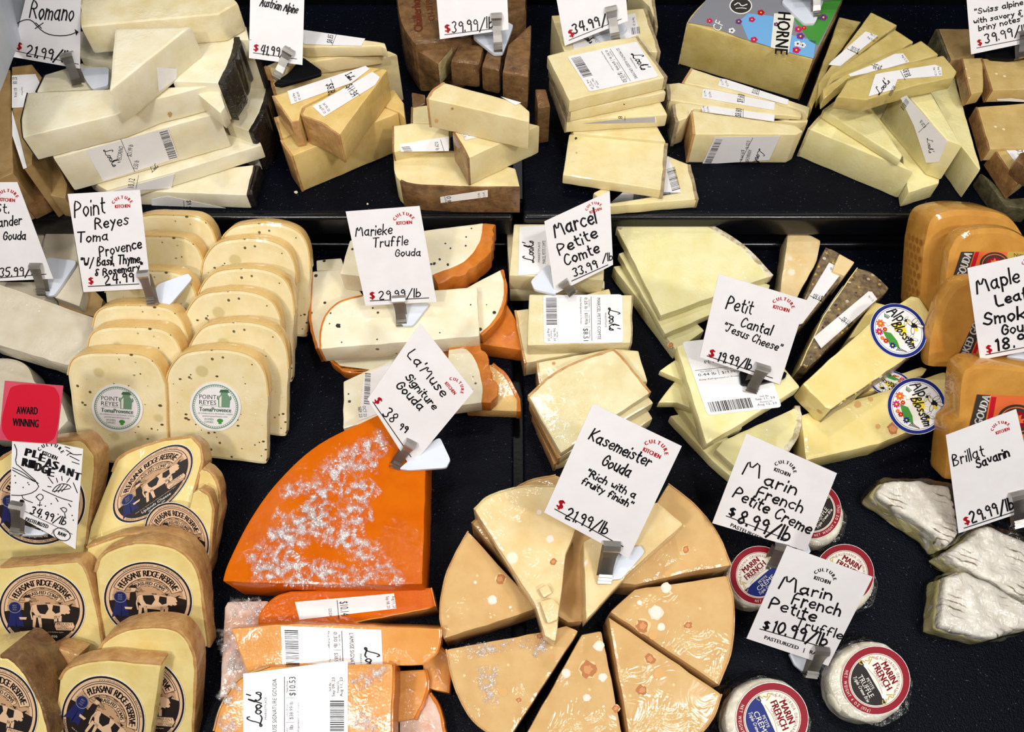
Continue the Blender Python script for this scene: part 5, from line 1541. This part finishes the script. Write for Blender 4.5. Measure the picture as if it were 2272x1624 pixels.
# ---------------------------------------------------------------- deep orange gouda
I2_ = 'orange gouda cuts in front of the big orange section'
cheese('og1', 'K', '118,875 150,775~ 260,560~ 400,370~ 600,190~ 885,48 1050,-20 1142,-10 1133,320 1117,890 600,893', 'big bright orange quarter wheel wrapped in crinkled film', base=.0, t=.06, m='orange', bevel=.008, name='cheese_wheel_section', **lo)
cheese('og5', 'K', '130,1005 145,975 345,970 500,1250 250,1400 105,1460 112,1350', 'orange slice in shining pinkish film lying lowest beside the orange cuts', I2_, t=.018, base=.0, m='foil_wrap', **lo)
cheese('og2', 'K', '293,1090 310,1020~ 380,950~ 460,922 1160,905 1182,1000 700,1095', 'bright orange rind-side slice with a 10.14 label, next to the big orange section', I2_, t=.034, base=.0, m='orange', rind=[((5, 4), 'orange_paste', .0004, .0006)], **lo)
cheese('og6', 'K', '1120,1180 1195,1190 1262,1260 1245,1430 1120,1400', 'orange slice end poking out from under the pale orange cut', I2_, t=.02, base=.0, m='orange_paste', rind=[((1, 2), 'orange_rind', .001, .001)], **lo)
cheese('og7', 'K', '960,1320 1128,1312 1142,1380~ 1120,1470~ 1075,1560 960,1580', 'orange-rinded slice behind the large labelled cut at the lower edge', I2_, t=.026, base=.0, m='orange_paste', rind=[((1, 2, 3), 'orange_rind', .002, .001)], **lo)
cheese('og8', 'K', '1000,1440 1150,1430 1200,1520~ 1225,1640 1210,1750 1000,1750', 'orange slice with creased film cut by the lower picture edge', I2_, t=.02, base=.0, m='foil_wrap', rind=[((1, 2, 3), 'orange_rind', .002, .001)], **lo)
cheese('og3', 'K', '160,1108 500,1085 1207,1110 1206,1160~ 1185,1235~ 1115,1292 240,1325', 'pale orange cut propped up to show its barcoded 38.99 label', I2_, h=.058, t=.026, tilt=(14, 0), m='orange_paste', rind=[((2, 3, 4), 'orange_rind', .0008, .0006)], bevel=.003, **lo)
cheese('og4', 'K', '60,1700 75,1620 110,1500~ 200,1362~ 350,1298 700,1284 972,1280 960,1760 60,1760', 'large orange cut at the lower picture edge with a 10.53 label', I2_, h=.064, t=.034, m='orange_paste', rind=[((1, 2, 3), 'tan_rind', .0008, .0006), ((6,), 'orange_rind', .0012, .0006)], bevel=.004, **lo)
strip_label('og2', 'K', '482,978 975,935 987,1010 505,1066', [('$10.14', 728, 1010, 40, 84, 70), ('line', 692, 970, 700, 1060), ('GOUDA', 658, 1030, 16, 84, 40), ('Sep 08, 23', 945, 980, 15, 84, 60), ('Aug 11, 23', 975, 978, 15, 84, 60)])
price_label('og3', 'K', '912,1115 925,1440 412,1095', "L'AMUSE SIGNATURE GOUDA", '$11.70', '0.30 lb', '$38.99/lb', clip='0,0 .56,0 .56,1 0,1')
price_label('og4', 'K', '225,1700 225,1335 745,1700', "L'AMUSE SIGNATURE GOUDA", '$10.53', '0.27 lb', '$38.99/lb', clip='0,0 1,0 1.17,.90 1.17,1 0,1', date=('Sep 09, 23', 'Aug 11, 23'))

# ---------------------------------------------------------------- the sliced wheel
I3_ = 'slices of the cut crystalline wheel'
WR = lambda *s: [(s, 'tan_rind', .0006, .0008)]
wz = dict(m='wheel', base=.0, t=.05, bevel=.0025, **lo)
cheese('s1', 'L', '215,650 560,1025 100,1172 78,1050~ 100,890~ 150,765~', 'wheel slice on the side toward the orange gouda, brown cut face below', I3_, rind=WR(2, 3, 4, 5), **wz)
cheese('s2', 'L', '108,1222 560,1140 690,1108 752,1132 400,1680 240,1570~ 148,1400~', 'wheel slice with creased film, nearest the orange cuts', I3_, rind=WR(4, 5, 6), **wz)
cheese('s3', 'L', '766,1150 862,1132 985,1740 680,1760 485,1650', 'wheel slice with a pale crack down its middle, at the lower picture edge', I3_, **wz)
cheese('s4', 'L', '893,1062 1445,1440 1400,1560~ 1310,1660~ 1180,1740 1010,1740', 'wheel slice with two deep brown eyes, at the lower picture edge', I3_, rind=WR(1, 2, 3), **wz)
cheese('s5', 'L', '900,1042 1022,932 1470,864 1503,1010~ 1492,1220~ 1428,1398', 'broad wheel slice nearest the small white rounds', I3_, rind=WR(2, 3, 4), **wz)
cheese('s6', 'L', '1185,420 1310,520~ 1420,655~ 1490,818 1290,850 1030,912 900,900', 'glossy wheel slice under the raised wedge, behind the white rounds', I3_, rind=WR(0, 1, 2), **wz)
cheese('s7', 'L', '232,612 470,425~ 640,378 880,480 770,1090 700,1095 575,1010', 'rear wheel slice mostly hidden under the raised crumbly wedge', I3_, rind=WR(0, 1), **dict(wz, t=.046))
cheese('s8', 'L', '243,545 320,478~ 480,433~ 640,430 740,640 690,760 655,1060 640,1190 585,1160 540,1010', 'crumbly pale wedge laid on the wheel, broken tip toward its centre', I3_, base='s1', t=.032, m='wheel_pale', bevel=.003, name='cheese_wedge', rind=[((0, 1, 2), 'pale_rind', .0006, .0012)], **lo)
cheese('s9', 'L', '772,700 1130,505 1262,615 1000,850 785,1088', 'film-wrapped wedge standing on the wheel under the 21.99 card, point to the centre', I3_, base='s1', t=.036, m='wheel_pale', bevel=.003, **lo)
# broken crumbs at the tip of the crumbly wedge
for k, (o_, l_) in enumerate([('555,930 600,905 625,950 580,975', 'square crumb of cheese broken off near the wedge tip'), ('560,990 625,975 660,1010 650,1080 600,1100', 'larger crumb at the very tip of the crumbly wedge')]):
    cheese('cr%d' % k, 'L', o_, l_, 'crumbs on the crumbly wedge', base='s8', t=.006, m='wheel_pale', bevel=.0018, name='cheese_crumb', **lo)

crumple('og1', 'K', [[(935, 130, 50), (880, 200, 75), (760, 260, 70), (650, 340, 75), (600, 470, 75), (570, 600, 85)], [(590, 560, 90), (440, 700, 90), (300, 760, 80), (260, 810, 50)],
                     [(560, 590, 90), (720, 640, 90), (830, 720, 80), (920, 810, 65), (1030, 885, 30)], [(250, 840, 55), (500, 820, 80), (700, 840, 70), (900, 870, 40)], [(360, 560, 60), (560, 600, 70)],
                     [(700, 400, 60), (830, 440, 70), (890, 390, 50)], [(640, 440, 60), (540, 560, 70)], [(700, 560, 90), (870, 520, 60)], [(400, 440, 40), (560, 400, 45)], [(340, 640, 50), (500, 640, 60)], [(760, 330, 40), (900, 300, 40)]], seed=4)
crumple('og5', 'K', [[(150, 1010, 60), (320, 1000, 50)], [(140, 1100, 70), (190, 1330, 60)], [(230, 1060, 60), (260, 1090, 40)]], seed=5)
crumple('og4', 'K', [[(120, 1480, 60), (200, 1380, 40)], [(100, 1600, 60), (180, 1560, 60)], [(760, 1400, 40), (900, 1330, 50), (950, 1300, 20)], [(780, 1560, 50), (900, 1600, 50)]], seed=6)
crumple('s2', 'L', [[(200, 1240, 40), (420, 1200, 30), (560, 1190, 30)], [(300, 1300, 60), (330, 1500, 40)], [(520, 1250, 40), (600, 1180, 30)]], seed=8)

# eyes, white bloom spots and cracks of the aged wheel, where they are in the cut surface
def marks(id, items, c='L', face=None):
    r = REG[id]
    A = Art(lambda x, y: px(c, x, y), r['pl'] if face is None else side_plane(id, face), .00025)
    rr = random.Random(id)
    for x, y, rad, kind in items:
        n = 14
        f = lambda k, j=.16: [(x + rad * k * (1 + rr.uniform(-j, j)) * math.cos(2 * math.pi * i / n), y + rad * k * (1 + rr.uniform(-j, j)) * math.sin(2 * math.pi * i / n)) for i in range(n)]
        if kind == 'w':
            A.poly(f(1), (240, 218, 196), 1)
            A.poly(f(.8), (246, 230, 216), 2)
        elif kind == 'e':
            A.poly(f(1.15), (236, 206, 150), 1)
            A.poly(f(1, .3), (188, 120, 70), 2)
            A.poly(f(.55, .3), (212, 150, 96), 3)
        elif kind == 'k':
            A.poly(f(1, .3), (54, 46, 38), 1)
        elif kind == 'p':
            A.poly(f(1, .35), (190, 160, 100), 1)
        elif kind == 't':
            A.poly(f(1, .1), (222, 172, 108), 1)
    o = A.build('eyes', r['root'], r['org'])
    o['label'] = 'specks and eyes in the cut face'
    return A
marks('s1', [(372, 882, 24, 'e'), (333, 985, 23, 'w'), (250, 900, 8, 'w'), (420, 1020, 7, 'w')])
marks('s2', [(385, 1430, 22, 't'), (460, 1470, 12, 'e'), (620, 1260, 14, 't'), (560, 1160, 14, 'e')])
marks('s3', [(795, 1320, 40, 'e'), (848, 1208, 26, 'w'), (866, 1358, 22, 'w'), (790, 1458, 20, 'w'), (690, 1340, 22, 'w'), (930, 1510, 18, 'e'), (870, 1500, 6, 'w')])
marks('s4', [(1057, 1422, 24, 'e'), (1140, 1340, 27, 't'), (1096, 1270, 24, 'e'), (1050, 1490, 8, 'w'), (1090, 1530, 6, 'w'), (1270, 1560, 12, 't')])
marks('s5', [(1125, 1045, 36, 'w'), (1280, 1108, 18, 'e'), (1045, 998, 13, 'w'), (1150, 1115, 20, 'w'), (1060, 1110, 32, 'e'), (1110, 1155, 22, 't'), (1175, 925, 26, 'w')])
marks('s6', [(1268, 740, 17, 'e'), (1180, 860, 16, 't')])
marks('s8', [(612, 690, 20, 'w'), (628, 800, 16, 'e'), (560, 560, 14, 'w')])
marks('x1', [(575, 1205, 20, 't'), (650, 1175, 14, 't'), (690, 1330, 14, 't'), (775, 1345, 34, 'e')], 'H')
marks('m1', [(280, 717, 13, 'k'), (300, 811, 4, 'k'), (1026, 600, 4, 'k'), (475, 618, 5, 'k'), (852, 757, 4, 'k')], 'F')
marks('m4', [(820, 368, 8, 'k'), (852, 344, 6, 'k'), (912, 282, 5, 'k'), (998, 268, 5, 'k'), (897, 374, 7, 'k')], 'F')
marks('n5', [(315, 950, 9, 'e')], 'G')
marks('d4', [(668, 752, 5, 'k')], 'C', 3)
marks('d2', [(318, 998, 9, 'k'), (322, 1102, 6, 'p')], 'C')
marks('r4', [(1275, 858, 18, 'p'), (1385, 800, 20, 'p')], 'A', 2)
marks('o3', [(955, 850, 14, 'e')], 'G')
marks('c3', [(1505, 780, 8, 'e'), (1390, 870, 12, 't')], 'B', 5)
# ---------------------------------------------------------------- price cards
sl = dict(deck=LOW)
def swoop(A):
    A.stroke([(130, 178), (145, 165), (190, 147), (240, 150), (290, 210), (350, 255), (430, 270), (520, 265), (580, 240)], 7, 'k')
    A.stroke([(265, 215), (325, 172)], 7, 'k')
    A.stroke([(270, 172), (312, 212)], 7, 'k')
    A.poly([(562, 218), (592, 240), (572, 268)], 'k', 3)
sign('g_rom', 'A', '210,-80 607,-45 600,516 84,426', 'white card with a drawn curving arrow, priced 21.99, in the rear corner', [('Romano', (222, 135), (545, 160), 135, 9), ('21.99/lb', (190, 418), (520, 470), 85, 9)],
     price=('r', (147, 345), 52), clip=[(512, 405), (600, 650)], cw=95, stand='640,600 600,505 818,503 812,640 690,668', base='r2b', line=[(120, 383), (590, 482)], extra=swoop)
sign('g_aus', 'B', '52,-180 443,-170 425,468 40,418', 'white card priced 41.99 over a black foot plate', [('Austrian Alpine', (118, 40), (385, 98), 62, 7), ('41.99/lb', (118, 390), (345, 412), 68, 7)],
     price=('r', (93, 342), 46), clip=[(335, 360), (238, 570)], cw=78, stand='330,520 425,408 562,505 555,530 270,612 215,600', scol='black_plastic', base='b5', line=[(72, 380), (385, 425)])
sign('g_cha', 'B', '1370,-260 1890,-280 1910,212 1415,283', 'white card priced 39.99 above the brown rind slices', [('39.99/lb', (1505, 238), (1800, 198), 80, 7)], price=('r', (1470, 202), 52),
     clip=[(1822, 108), (1836, 372)], cw=78, stand='1640,252 1905,158 1945,180 1872,378 1800,382', base='c22', line=[(1450, 250), (1792, 208)], gap=.018)
sign('g_gru', 'C', '150,-160 665,-230 692,150 238,330', 'white card priced 34.99 above the gruyere stack', [('34.99/lb', (303, 245), (600, 150), 70, 9)], price=('r', (283, 238), 50),
     clip=[(570, 58), (606, 298)], cw=82, stand='430,235 650,140 692,205 560,305 500,300', base='d6', line=[(268, 290), (645, 137)], yaw=-8)
sign('g_hor', 'C', '1870,-330 2330,-330 2350,-60 1900,-20', 'card above the flower-printed label, only its clip and white foot plate in view', [('39.99/lb', (1960, -60), (2280, -90), 60, 7)],
     clip=[(2045, -70), (2048, 130)], cw=72, stand='1800,10 1960,165 2045,165 2110,-10 1850,-40', base='horn', gap=.02)
sign('g_swi', 'D', '1376,-60 1850,-140 1900,290 1412,392', 'white card with handwritten tasting note, priced 39.99, over tan crystalline blocks',
     [('"Swiss alpine', (1440, 105), (1785, 35), 40, 6), ('with savory &', (1432, 172), (1775, 108), 36, 6), ('briny notes"', (1468, 222), (1785, 150), 38, 6), ('39.99/lb', (1515, 312), (1830, 235), 66, 7)],
     price=('r', (1472, 305), 42), clip=[(1775, 232), (1768, 420)], cw=70, stand='1500,370 1800,330 1860,400 1700,425 1560,415', scol='black_plastic', base='k3', line=[(1452, 346), (1765, 285)])
sign('g_bra', 'E', '-150,12 95,10 296,546 -80,562', 'white card priced 35.99 at the picture edge over the pale blocks', [('St.', (-30, 182), (48, 180), 55, 5), ('labander', (-75, 265), (120, 245), 55, 5), ('Gouda', (18, 330), (142, 328), 48, 5), ('35.99/lb', (0, 535), (210, 522), 50, 5)],
     lg=(40, 108, 100, 4), clip=[(205, 465), (245, 635)], cw=66, stand='200,500 262,425 432,445 302,636 250,642', base='l1', line=[(-60, 545), (256, 520)], **sl)
sign('g_poi', 'E', '375,76 775,53 836,600 463,620', 'white card with five lines of handwriting, priced 24.99, over the herb slices',
     [('Point', (415, 205), (582, 182), 92, 6), ('Reyes', (528, 270), (712, 245), 62, 6), ('Toma', (430, 345), (598, 332), 55, 6), ('Provence', (555, 425), (785, 375), 58, 6), ('"W/ Basil, Thyme,', (450, 480), (785, 455), 48, 6),
      ('& Rosemary"', (528, 532), (790, 495), 38, 6), ('24.99', (580, 580), (740, 560), 52, 6)], lg=(680, 143, 96, -3), price=('r', (505, 555), 36), clip=[(800, 505), (852, 688)], cw=62,
     stand='840,640 875,575 1042,515 1066,545 940,692 870,692', base=.099, line=[(490, 588), (770, 574)], stilt=(10, -10), **sl)
sign('g_mar', 'F', '322,74 738,43 834,583 434,604', 'white card priced 29.99 clipped in front of the truffle wedges', [('Marieke', (378, 215), (582, 200), 58, 5), ('Truffle', (475, 275), (672, 262), 52, 5), ('Gouda', (600, 327), (742, 322), 42, 5), ('29.99/lb', (508, 570), (742, 553), 48, 5)],
     lg=(652, 137, 100, -4), price=('r', (472, 545), 38), clip=[(622, 552), (642, 718)], cw=76, stand='585,600 800,588 700,716 640,716', base='m1', line=[(460, 577), (790, 560)], **sl)
sign('g_lam', 'F', '742,702 1042,1086 688,1513 445,1130', 'white card turned on its corner, priced 38.99, on the orange quarter wheel',
     [("La'Muse", (664, 880), (862, 1118), 58, 6), ('Signiture', (655, 1008), (815, 1190), 44, 6), ('Gouda', (602, 1055), (735, 1195), 52, 6), ('38', (526, 1220), (582, 1265), 62, 6), ('99', (615, 1290), (655, 1318), 38, 6)],
     lg=(912, 1068, 96, 50), price=('r', (507, 1137), 40), clip=[(690, 1365), (592, 1512)], cw=66, stand='620,1522 850,1338 912,1470 888,1516 680,1530', base='og1', gap=.026, line=[(475, 1145), (690, 1455)], yaw=12, **sl)
sign('g_com', 'G', '265,175 622,10 640,412 320,573', 'white card priced 33.99 beside the big quarter-round slab', [('Marcel', (325, 262), (550, 182), 82, 8), ('Petite', (350, 358), (556, 260), 62, 7), ('Comte', (382, 418), (566, 342), 62, 7), ('33.99', (430, 478), (556, 428), 46, 6), ('/lb', (583, 395), (638, 385), 42, 5)],
     lg=(545, 115, 78, -19), clip=[(368, 502), (424, 572)], cw=60, stand='190,500 290,400 335,575 210,546', base='n1', line=[(415, 500), (612, 412)], yaw=-10, **sl)
sign('g_can', 'G', '1218,462 1697,605 1550,1065 1113,915', 'white card with a quoted nickname, priced 19.99, over the cantal label', [('Petit', (1255, 650), (1392, 680), 75, 6), ('Cantal', (1332, 748), (1496, 795), 55, 6), ('"Jesus Cheese"', (1236, 768), (1548, 888), 46, 5), ('19.99/lb', (1208, 935), (1388, 985), 55, 6)],
     lg=(1558, 650, 104, 15), price=('r', (1180, 893), 40), clip=[(1452, 958), (1378, 1105)], cw=86, stand='1330,990 1480,960 1590,1000 1580,1030 1400,1072 1340,1062', scol='black_plastic', base='o4', line=[(1153, 908), (1510, 1030)], yaw=8, **sl)
sign('g_map', 'H', '1203,425 1640,325 1700,870 1275,950', 'white card priced 18.99 in front of the smoked gouda', [('Maple', (1258, 570), (1500, 502), 88, 9), ('Leaf', (1370, 645), (1552, 590), 62, 9), ('Smoked', (1296, 755), (1640, 690), 72, 9), ('Gouda', (1400, 808), (1610, 768), 58, 8), ('18.99', (1370, 898), (1600, 850), 68, 9)],
     lg=(1580, 410, 100, -12), price=('r', (1325, 885), 42), clip=[(1620, 850), (1640, 1010)], cw=70, stand='1420,928 1560,890 1680,930 1640,1020 1500,990', base=.085, line=[(1307, 920), (1580, 868)], **sl)
sign('g_bri', 'M', '1243,105 1602,-28 1720,470 1307,607', 'white card priced 29.99 over the white triple-cream wedges', [('Brillat', (1283, 262), (1440, 212), 60, 5), ('Savarin', (1402, 275), (1566, 210), 48, 7), ('29.99/lb', (1372, 555), (1590, 478), 60, 7)],
     lg=(1532, 82, 84, -19), price=('r', (1347, 540), 38), clip=[(1600, 398), (1612, 572)], cw=72, stand='1540,520 1640,500 1720,560 1680,605 1575,585', scol='black_plastic', base=.036, line=[(1335, 580), (1590, 496)], **sl)
sign('g_kas', 'L', '820,35 1250,240 992,782 583,560', 'white card with a fruity tasting note, priced 21.99, standing on the sliced wheel',
     [('Kasemeister', (798, 205), (1088, 340), 58, 6), ('Gouda', (858, 328), (990, 390), 58, 6), ('"Rich with a', (785, 380), (1018, 492), 36, 5.5), ('fruity finish"', (762, 418), (1000, 538), 34, 5.5), ('21.99/lb', (680, 585), (880, 668), 58, 6)],
     lg=(1105, 272, 106, 26), price=('r', (665, 520), 42), clip=[(908, 705), (868, 898)], cw=84, stand='880,890 905,760 1050,720 1072,752 960,882', base='s9', gap=.034, line=[(635, 543), (965, 725)], yaw=6, **sl)
def past(x0, y0, x1, y1, h_):
    def f(A):
        a = math.degrees(math.atan2(y1 - y0, x1 - x0))
        A.text('PASTEURIZED   |   RAW', (x0 + x1) / 2, (y0 + y1) / 2, h_, 'k', a, width=math.hypot(x1 - x0, y1 - y0), bold=.05)
    return f
sign('g_cre', 'M', '222,97 685,300 527,697 47,555', 'white card priced 8.99, the farther of the two cards among the small rounds', [('M', (200, 300), (285, 320), 82, 7), ('arin', (308, 355), (468, 410), 62, 7), ('French', (268, 420), (500, 500), 60, 7), ('Petite Creme', (150, 420), (540, 612), 60, 7), ('8.99/lb', (172, 550), (430, 650), 74, 8)],
     lg=(405, 293, 100, 21, 'k'), price=('k', (150, 495), 42), clip=[(398, 662), (332, 795)], cw=80, stand='500,740 430,700 540,668 552,702', base=.030, line=[(118, 517), (435, 640)], extra=past(142, 562, 420, 690, 18), gap=.02, **sl)
sign('g_tru', 'M', '430,672 868,830 640,1285 222,1145', 'white card priced 10.99, the nearer of the two cards among the small rounds', [('M', (388, 885), (470, 905), 82, 7), ('arin', (492, 915), (652, 945), 55, 7), ('French', (452, 965), (695, 1028), 60, 7), ('Petite', (335, 985), (568, 1058), 60, 7), ('Truffle', (468, 1080), (705, 1148), 46, 6), ('10.99/lb', (352, 1108), (625, 1185), 62, 8)],
     lg=(610, 845, 100, 18, 'k'), price=('k', (325, 1075), 42), clip=[(602, 1188), (542, 1335)], cw=80, stand='440,1220 520,1215 610,1290 520,1322 470,1282', base=.006, line=[(290, 1095), (620, 1190)], extra=past(315, 1137, 610, 1232, 18), gap=.03, **sl)
def ridge(A):
    A.arctext('CULTURE', 430, 760, 120, 30, 150, 20, 'k', 1, .8, 2, bold=.08)
    A.text('KITCHEN', 428, 735, 34, 'k', 22, width=135, bold=.06)
    for ch, x, y in zip('PLEASANT', (245, 310, 365, 420, 478, 540, 605, 665), (710, 725, 755, 795, 820, 850, 880, 915)):
        A.text(ch, x, y, 66, 'k', 14, width=46, bold=.12)
    for ch, x, y in zip('RIDGE', (220, 275, 330, 385, 440), (795, 810, 835, 855, 880)):
        A.text(ch, x, y, 70, 'k', 10, width=46, bold=.12)
    for q in ([(125, 640), (150, 700), (130, 800), (180, 840), (345, 985), (300, 1050), (190, 1080), (100, 1075)], [(110, 840), (200, 880), (260, 930), (330, 975)], [(110, 860), (180, 900), (300, 960)],
              [(190, 1080), (200, 1110), (280, 1140)], [(365, 1030), (430, 1060), (520, 1100), (620, 1130)], [(450, 1040), (480, 1000), (530, 975), (590, 985), (610, 1010)], [(455, 1045), (600, 1020)],
              [(470, 1050), (520, 990)], [(500, 1050), (550, 985)], [(530, 1045), (580, 990)], [(415, 920), (455, 975)], [(485, 930), (495, 965)], [(530, 915), (535, 950)], [(600, 930), (575, 965)], [(630, 970), (665, 1055)], [(410, 1000), (440, 1005)],
              [(310, 1090), (345, 1060), (380, 1090), (345, 1130), (310, 1090)], [(345, 1130), (340, 1170)], [(325, 1160), (360, 1160)], [(520, 1190), (550, 1180), (580, 1200), (555, 1230), (520, 1190)], [(555, 1230), (565, 1275)],
              [(570, 690), (620, 720)], [(600, 740), (680, 780)], [(560, 660), (600, 675)], [(620, 790), (680, 810)], [(575, 735), (600, 715), (640, 730), (700, 728)], [(480, 1100), (500, 1130)], [(590, 1150), (610, 1175)]):
        A.stroke(q, 7, 'k')
    for x, y in ((130, 910), (240, 970), (135, 970), (200, 1010), (250, 985), (440, 1150), (500, 1240), (620, 1250), (630, 1290), (390, 1170)):
        A.disc(x, y, 6, 'k', n=8)
    A.text('PASTEURIZED', 318, 1313, 32, 'k', 20, width=205, bold=.06)
    A.text('|', 455, 1385, 34, 'k', 20)
    A.text('RAW', 535, 1412, 32, 'k', 20, width=70, bold=.06)
    n = 24
    A.stroke([(533 + 70 * math.cos(2 * math.pi * i / n) - 12 * math.sin(2 * math.pi * i / n), 1412 + 24 * math.cos(2 * math.pi * i / n) + 50 * math.sin(2 * math.pi * i / n)) for i in range(n + 1)], 7, 'k')
sign('g_ple', 'I', '106,560 712,680 648,1541 84,1215', 'white card with a pen drawing of hills, priced 34.99, under the red tag', [('34.99/lb', (258, 1232), (555, 1335), 66, 8)],
     price=('k', (185, 1140), 56), clip=[(158, 1140), (150, 1410)], cw=105, stand='120,1380 200,1330 400,1400 360,1420 150,1425', base=.062, line=[(215, 1215), (622, 1412)], extra=ridge, lean=44, **sl)
# red award tag in front of the drawn card
T_ = [p for p, _ in toks('I', '40,98 540,140 482,640 -10,602')]
pr = REG['g_ple']['pl']
tp = Plane(pr.o + pr.n * .002, pr.n)
q_ = [tp.to2(tp.hit(p)) for p in T_]
to = tp.hit(T_[3])
tg = empty('award_tag', to, 'red square plastic award tag fixed over the drawn card', 'tag')
sq = link('tag_sheet', prism_bm([(p[0], p[1], 0) for p in q_], tp, 0, -.0008, 0), 'clear_red', tg, to)
A_ = Art(lambda x, y: px('I', x, y), tp, .0002)
ins = [(60, 250), (90, 150), (180, 125), (380, 130), (470, 150), (515, 230), (505, 440), (470, 590), (400, 632), (200, 618), (70, 608), (15, 520), (20, 400)]
A_.poly([p for p in rounded(ins, .3, 3)], (206, 24, 50), 1)
A_.text('AWARD', 235, 350, 62, 'k', 2, width=180, bold=.04, layer=3)
A_.text('WINNING', 222, 455, 66, 'k', 4, width=220, bold=.04, layer=3)
A_.build('lettering', sq, to)
# second clip and a thin plastic strip behind the corner card

ck = UPP.hit(px('B', 380, 1390))
def crumb(p, c, m, r_, label, deck):
    P0 = deck.hit(px(c, *p))
    o = empty('cheese_crumb', P0, label, 'crumb', 'stray crumbs on the black shelf')
    pl0 = Plane(P0, deck.n)
    rr = random.Random(p[0])
    pts = [(r_ * rr.uniform(.6, 1.1) * math.cos(i * 1.05), r_ * rr.uniform(.6, 1.1) * math.sin(i * 1.05), 0) for i in range(6)]
    link('paste', prism_bm(pts, pl0, r_ * .9, .0003, r_ * .25), m, o, P0)
crumb((380, 1390), 'B', 'romano', .0022, 'larger pale crumb on the black shelf near the golden front block', UPP)
crumb((895, 1472), 'B', 'romano', .0013, 'smaller pale crumb on the black shelf near the lowest brown-rinded slab', UPP)
# another clip with a slender clear stem, behind the corner card
cp = Plane(LOW.up(.012).hit(px('M', 1205, 190)), tiltn(LOW.n, 55, 0, 0))
co = LOW.hit(px('M', 1205, 215))
rt = empty('clip_stand', co, 'small dark clip with a slender clear stem beside the 29.99 corner card', 'clip')
a_, b_ = cp.to2(cp.hit(px('M', 1232, 132))), cp.to2(cp.hit(px('M', 1185, 196)))
link('clip', strip_bm([(0, .004, 1), (.1, .005, 1), (.3, .0036, .8), (.75, .003, .8), (.82, .0044, .8), (.9, .0032, .8), (1, .003, .8), (1.05, -.004, .8)], cp, a_, b_, .014), 'steel', rt, co)
a_, b_ = cp.to2(cp.hit(px('M', 1282, 5))), cp.to2(cp.hit(px('M', 1200, 318)))
link('stem', strip_bm([(0, .001, 1), (1, .001, 1)], cp, a_, b_, .0022), 'white_plastic', rt, co)
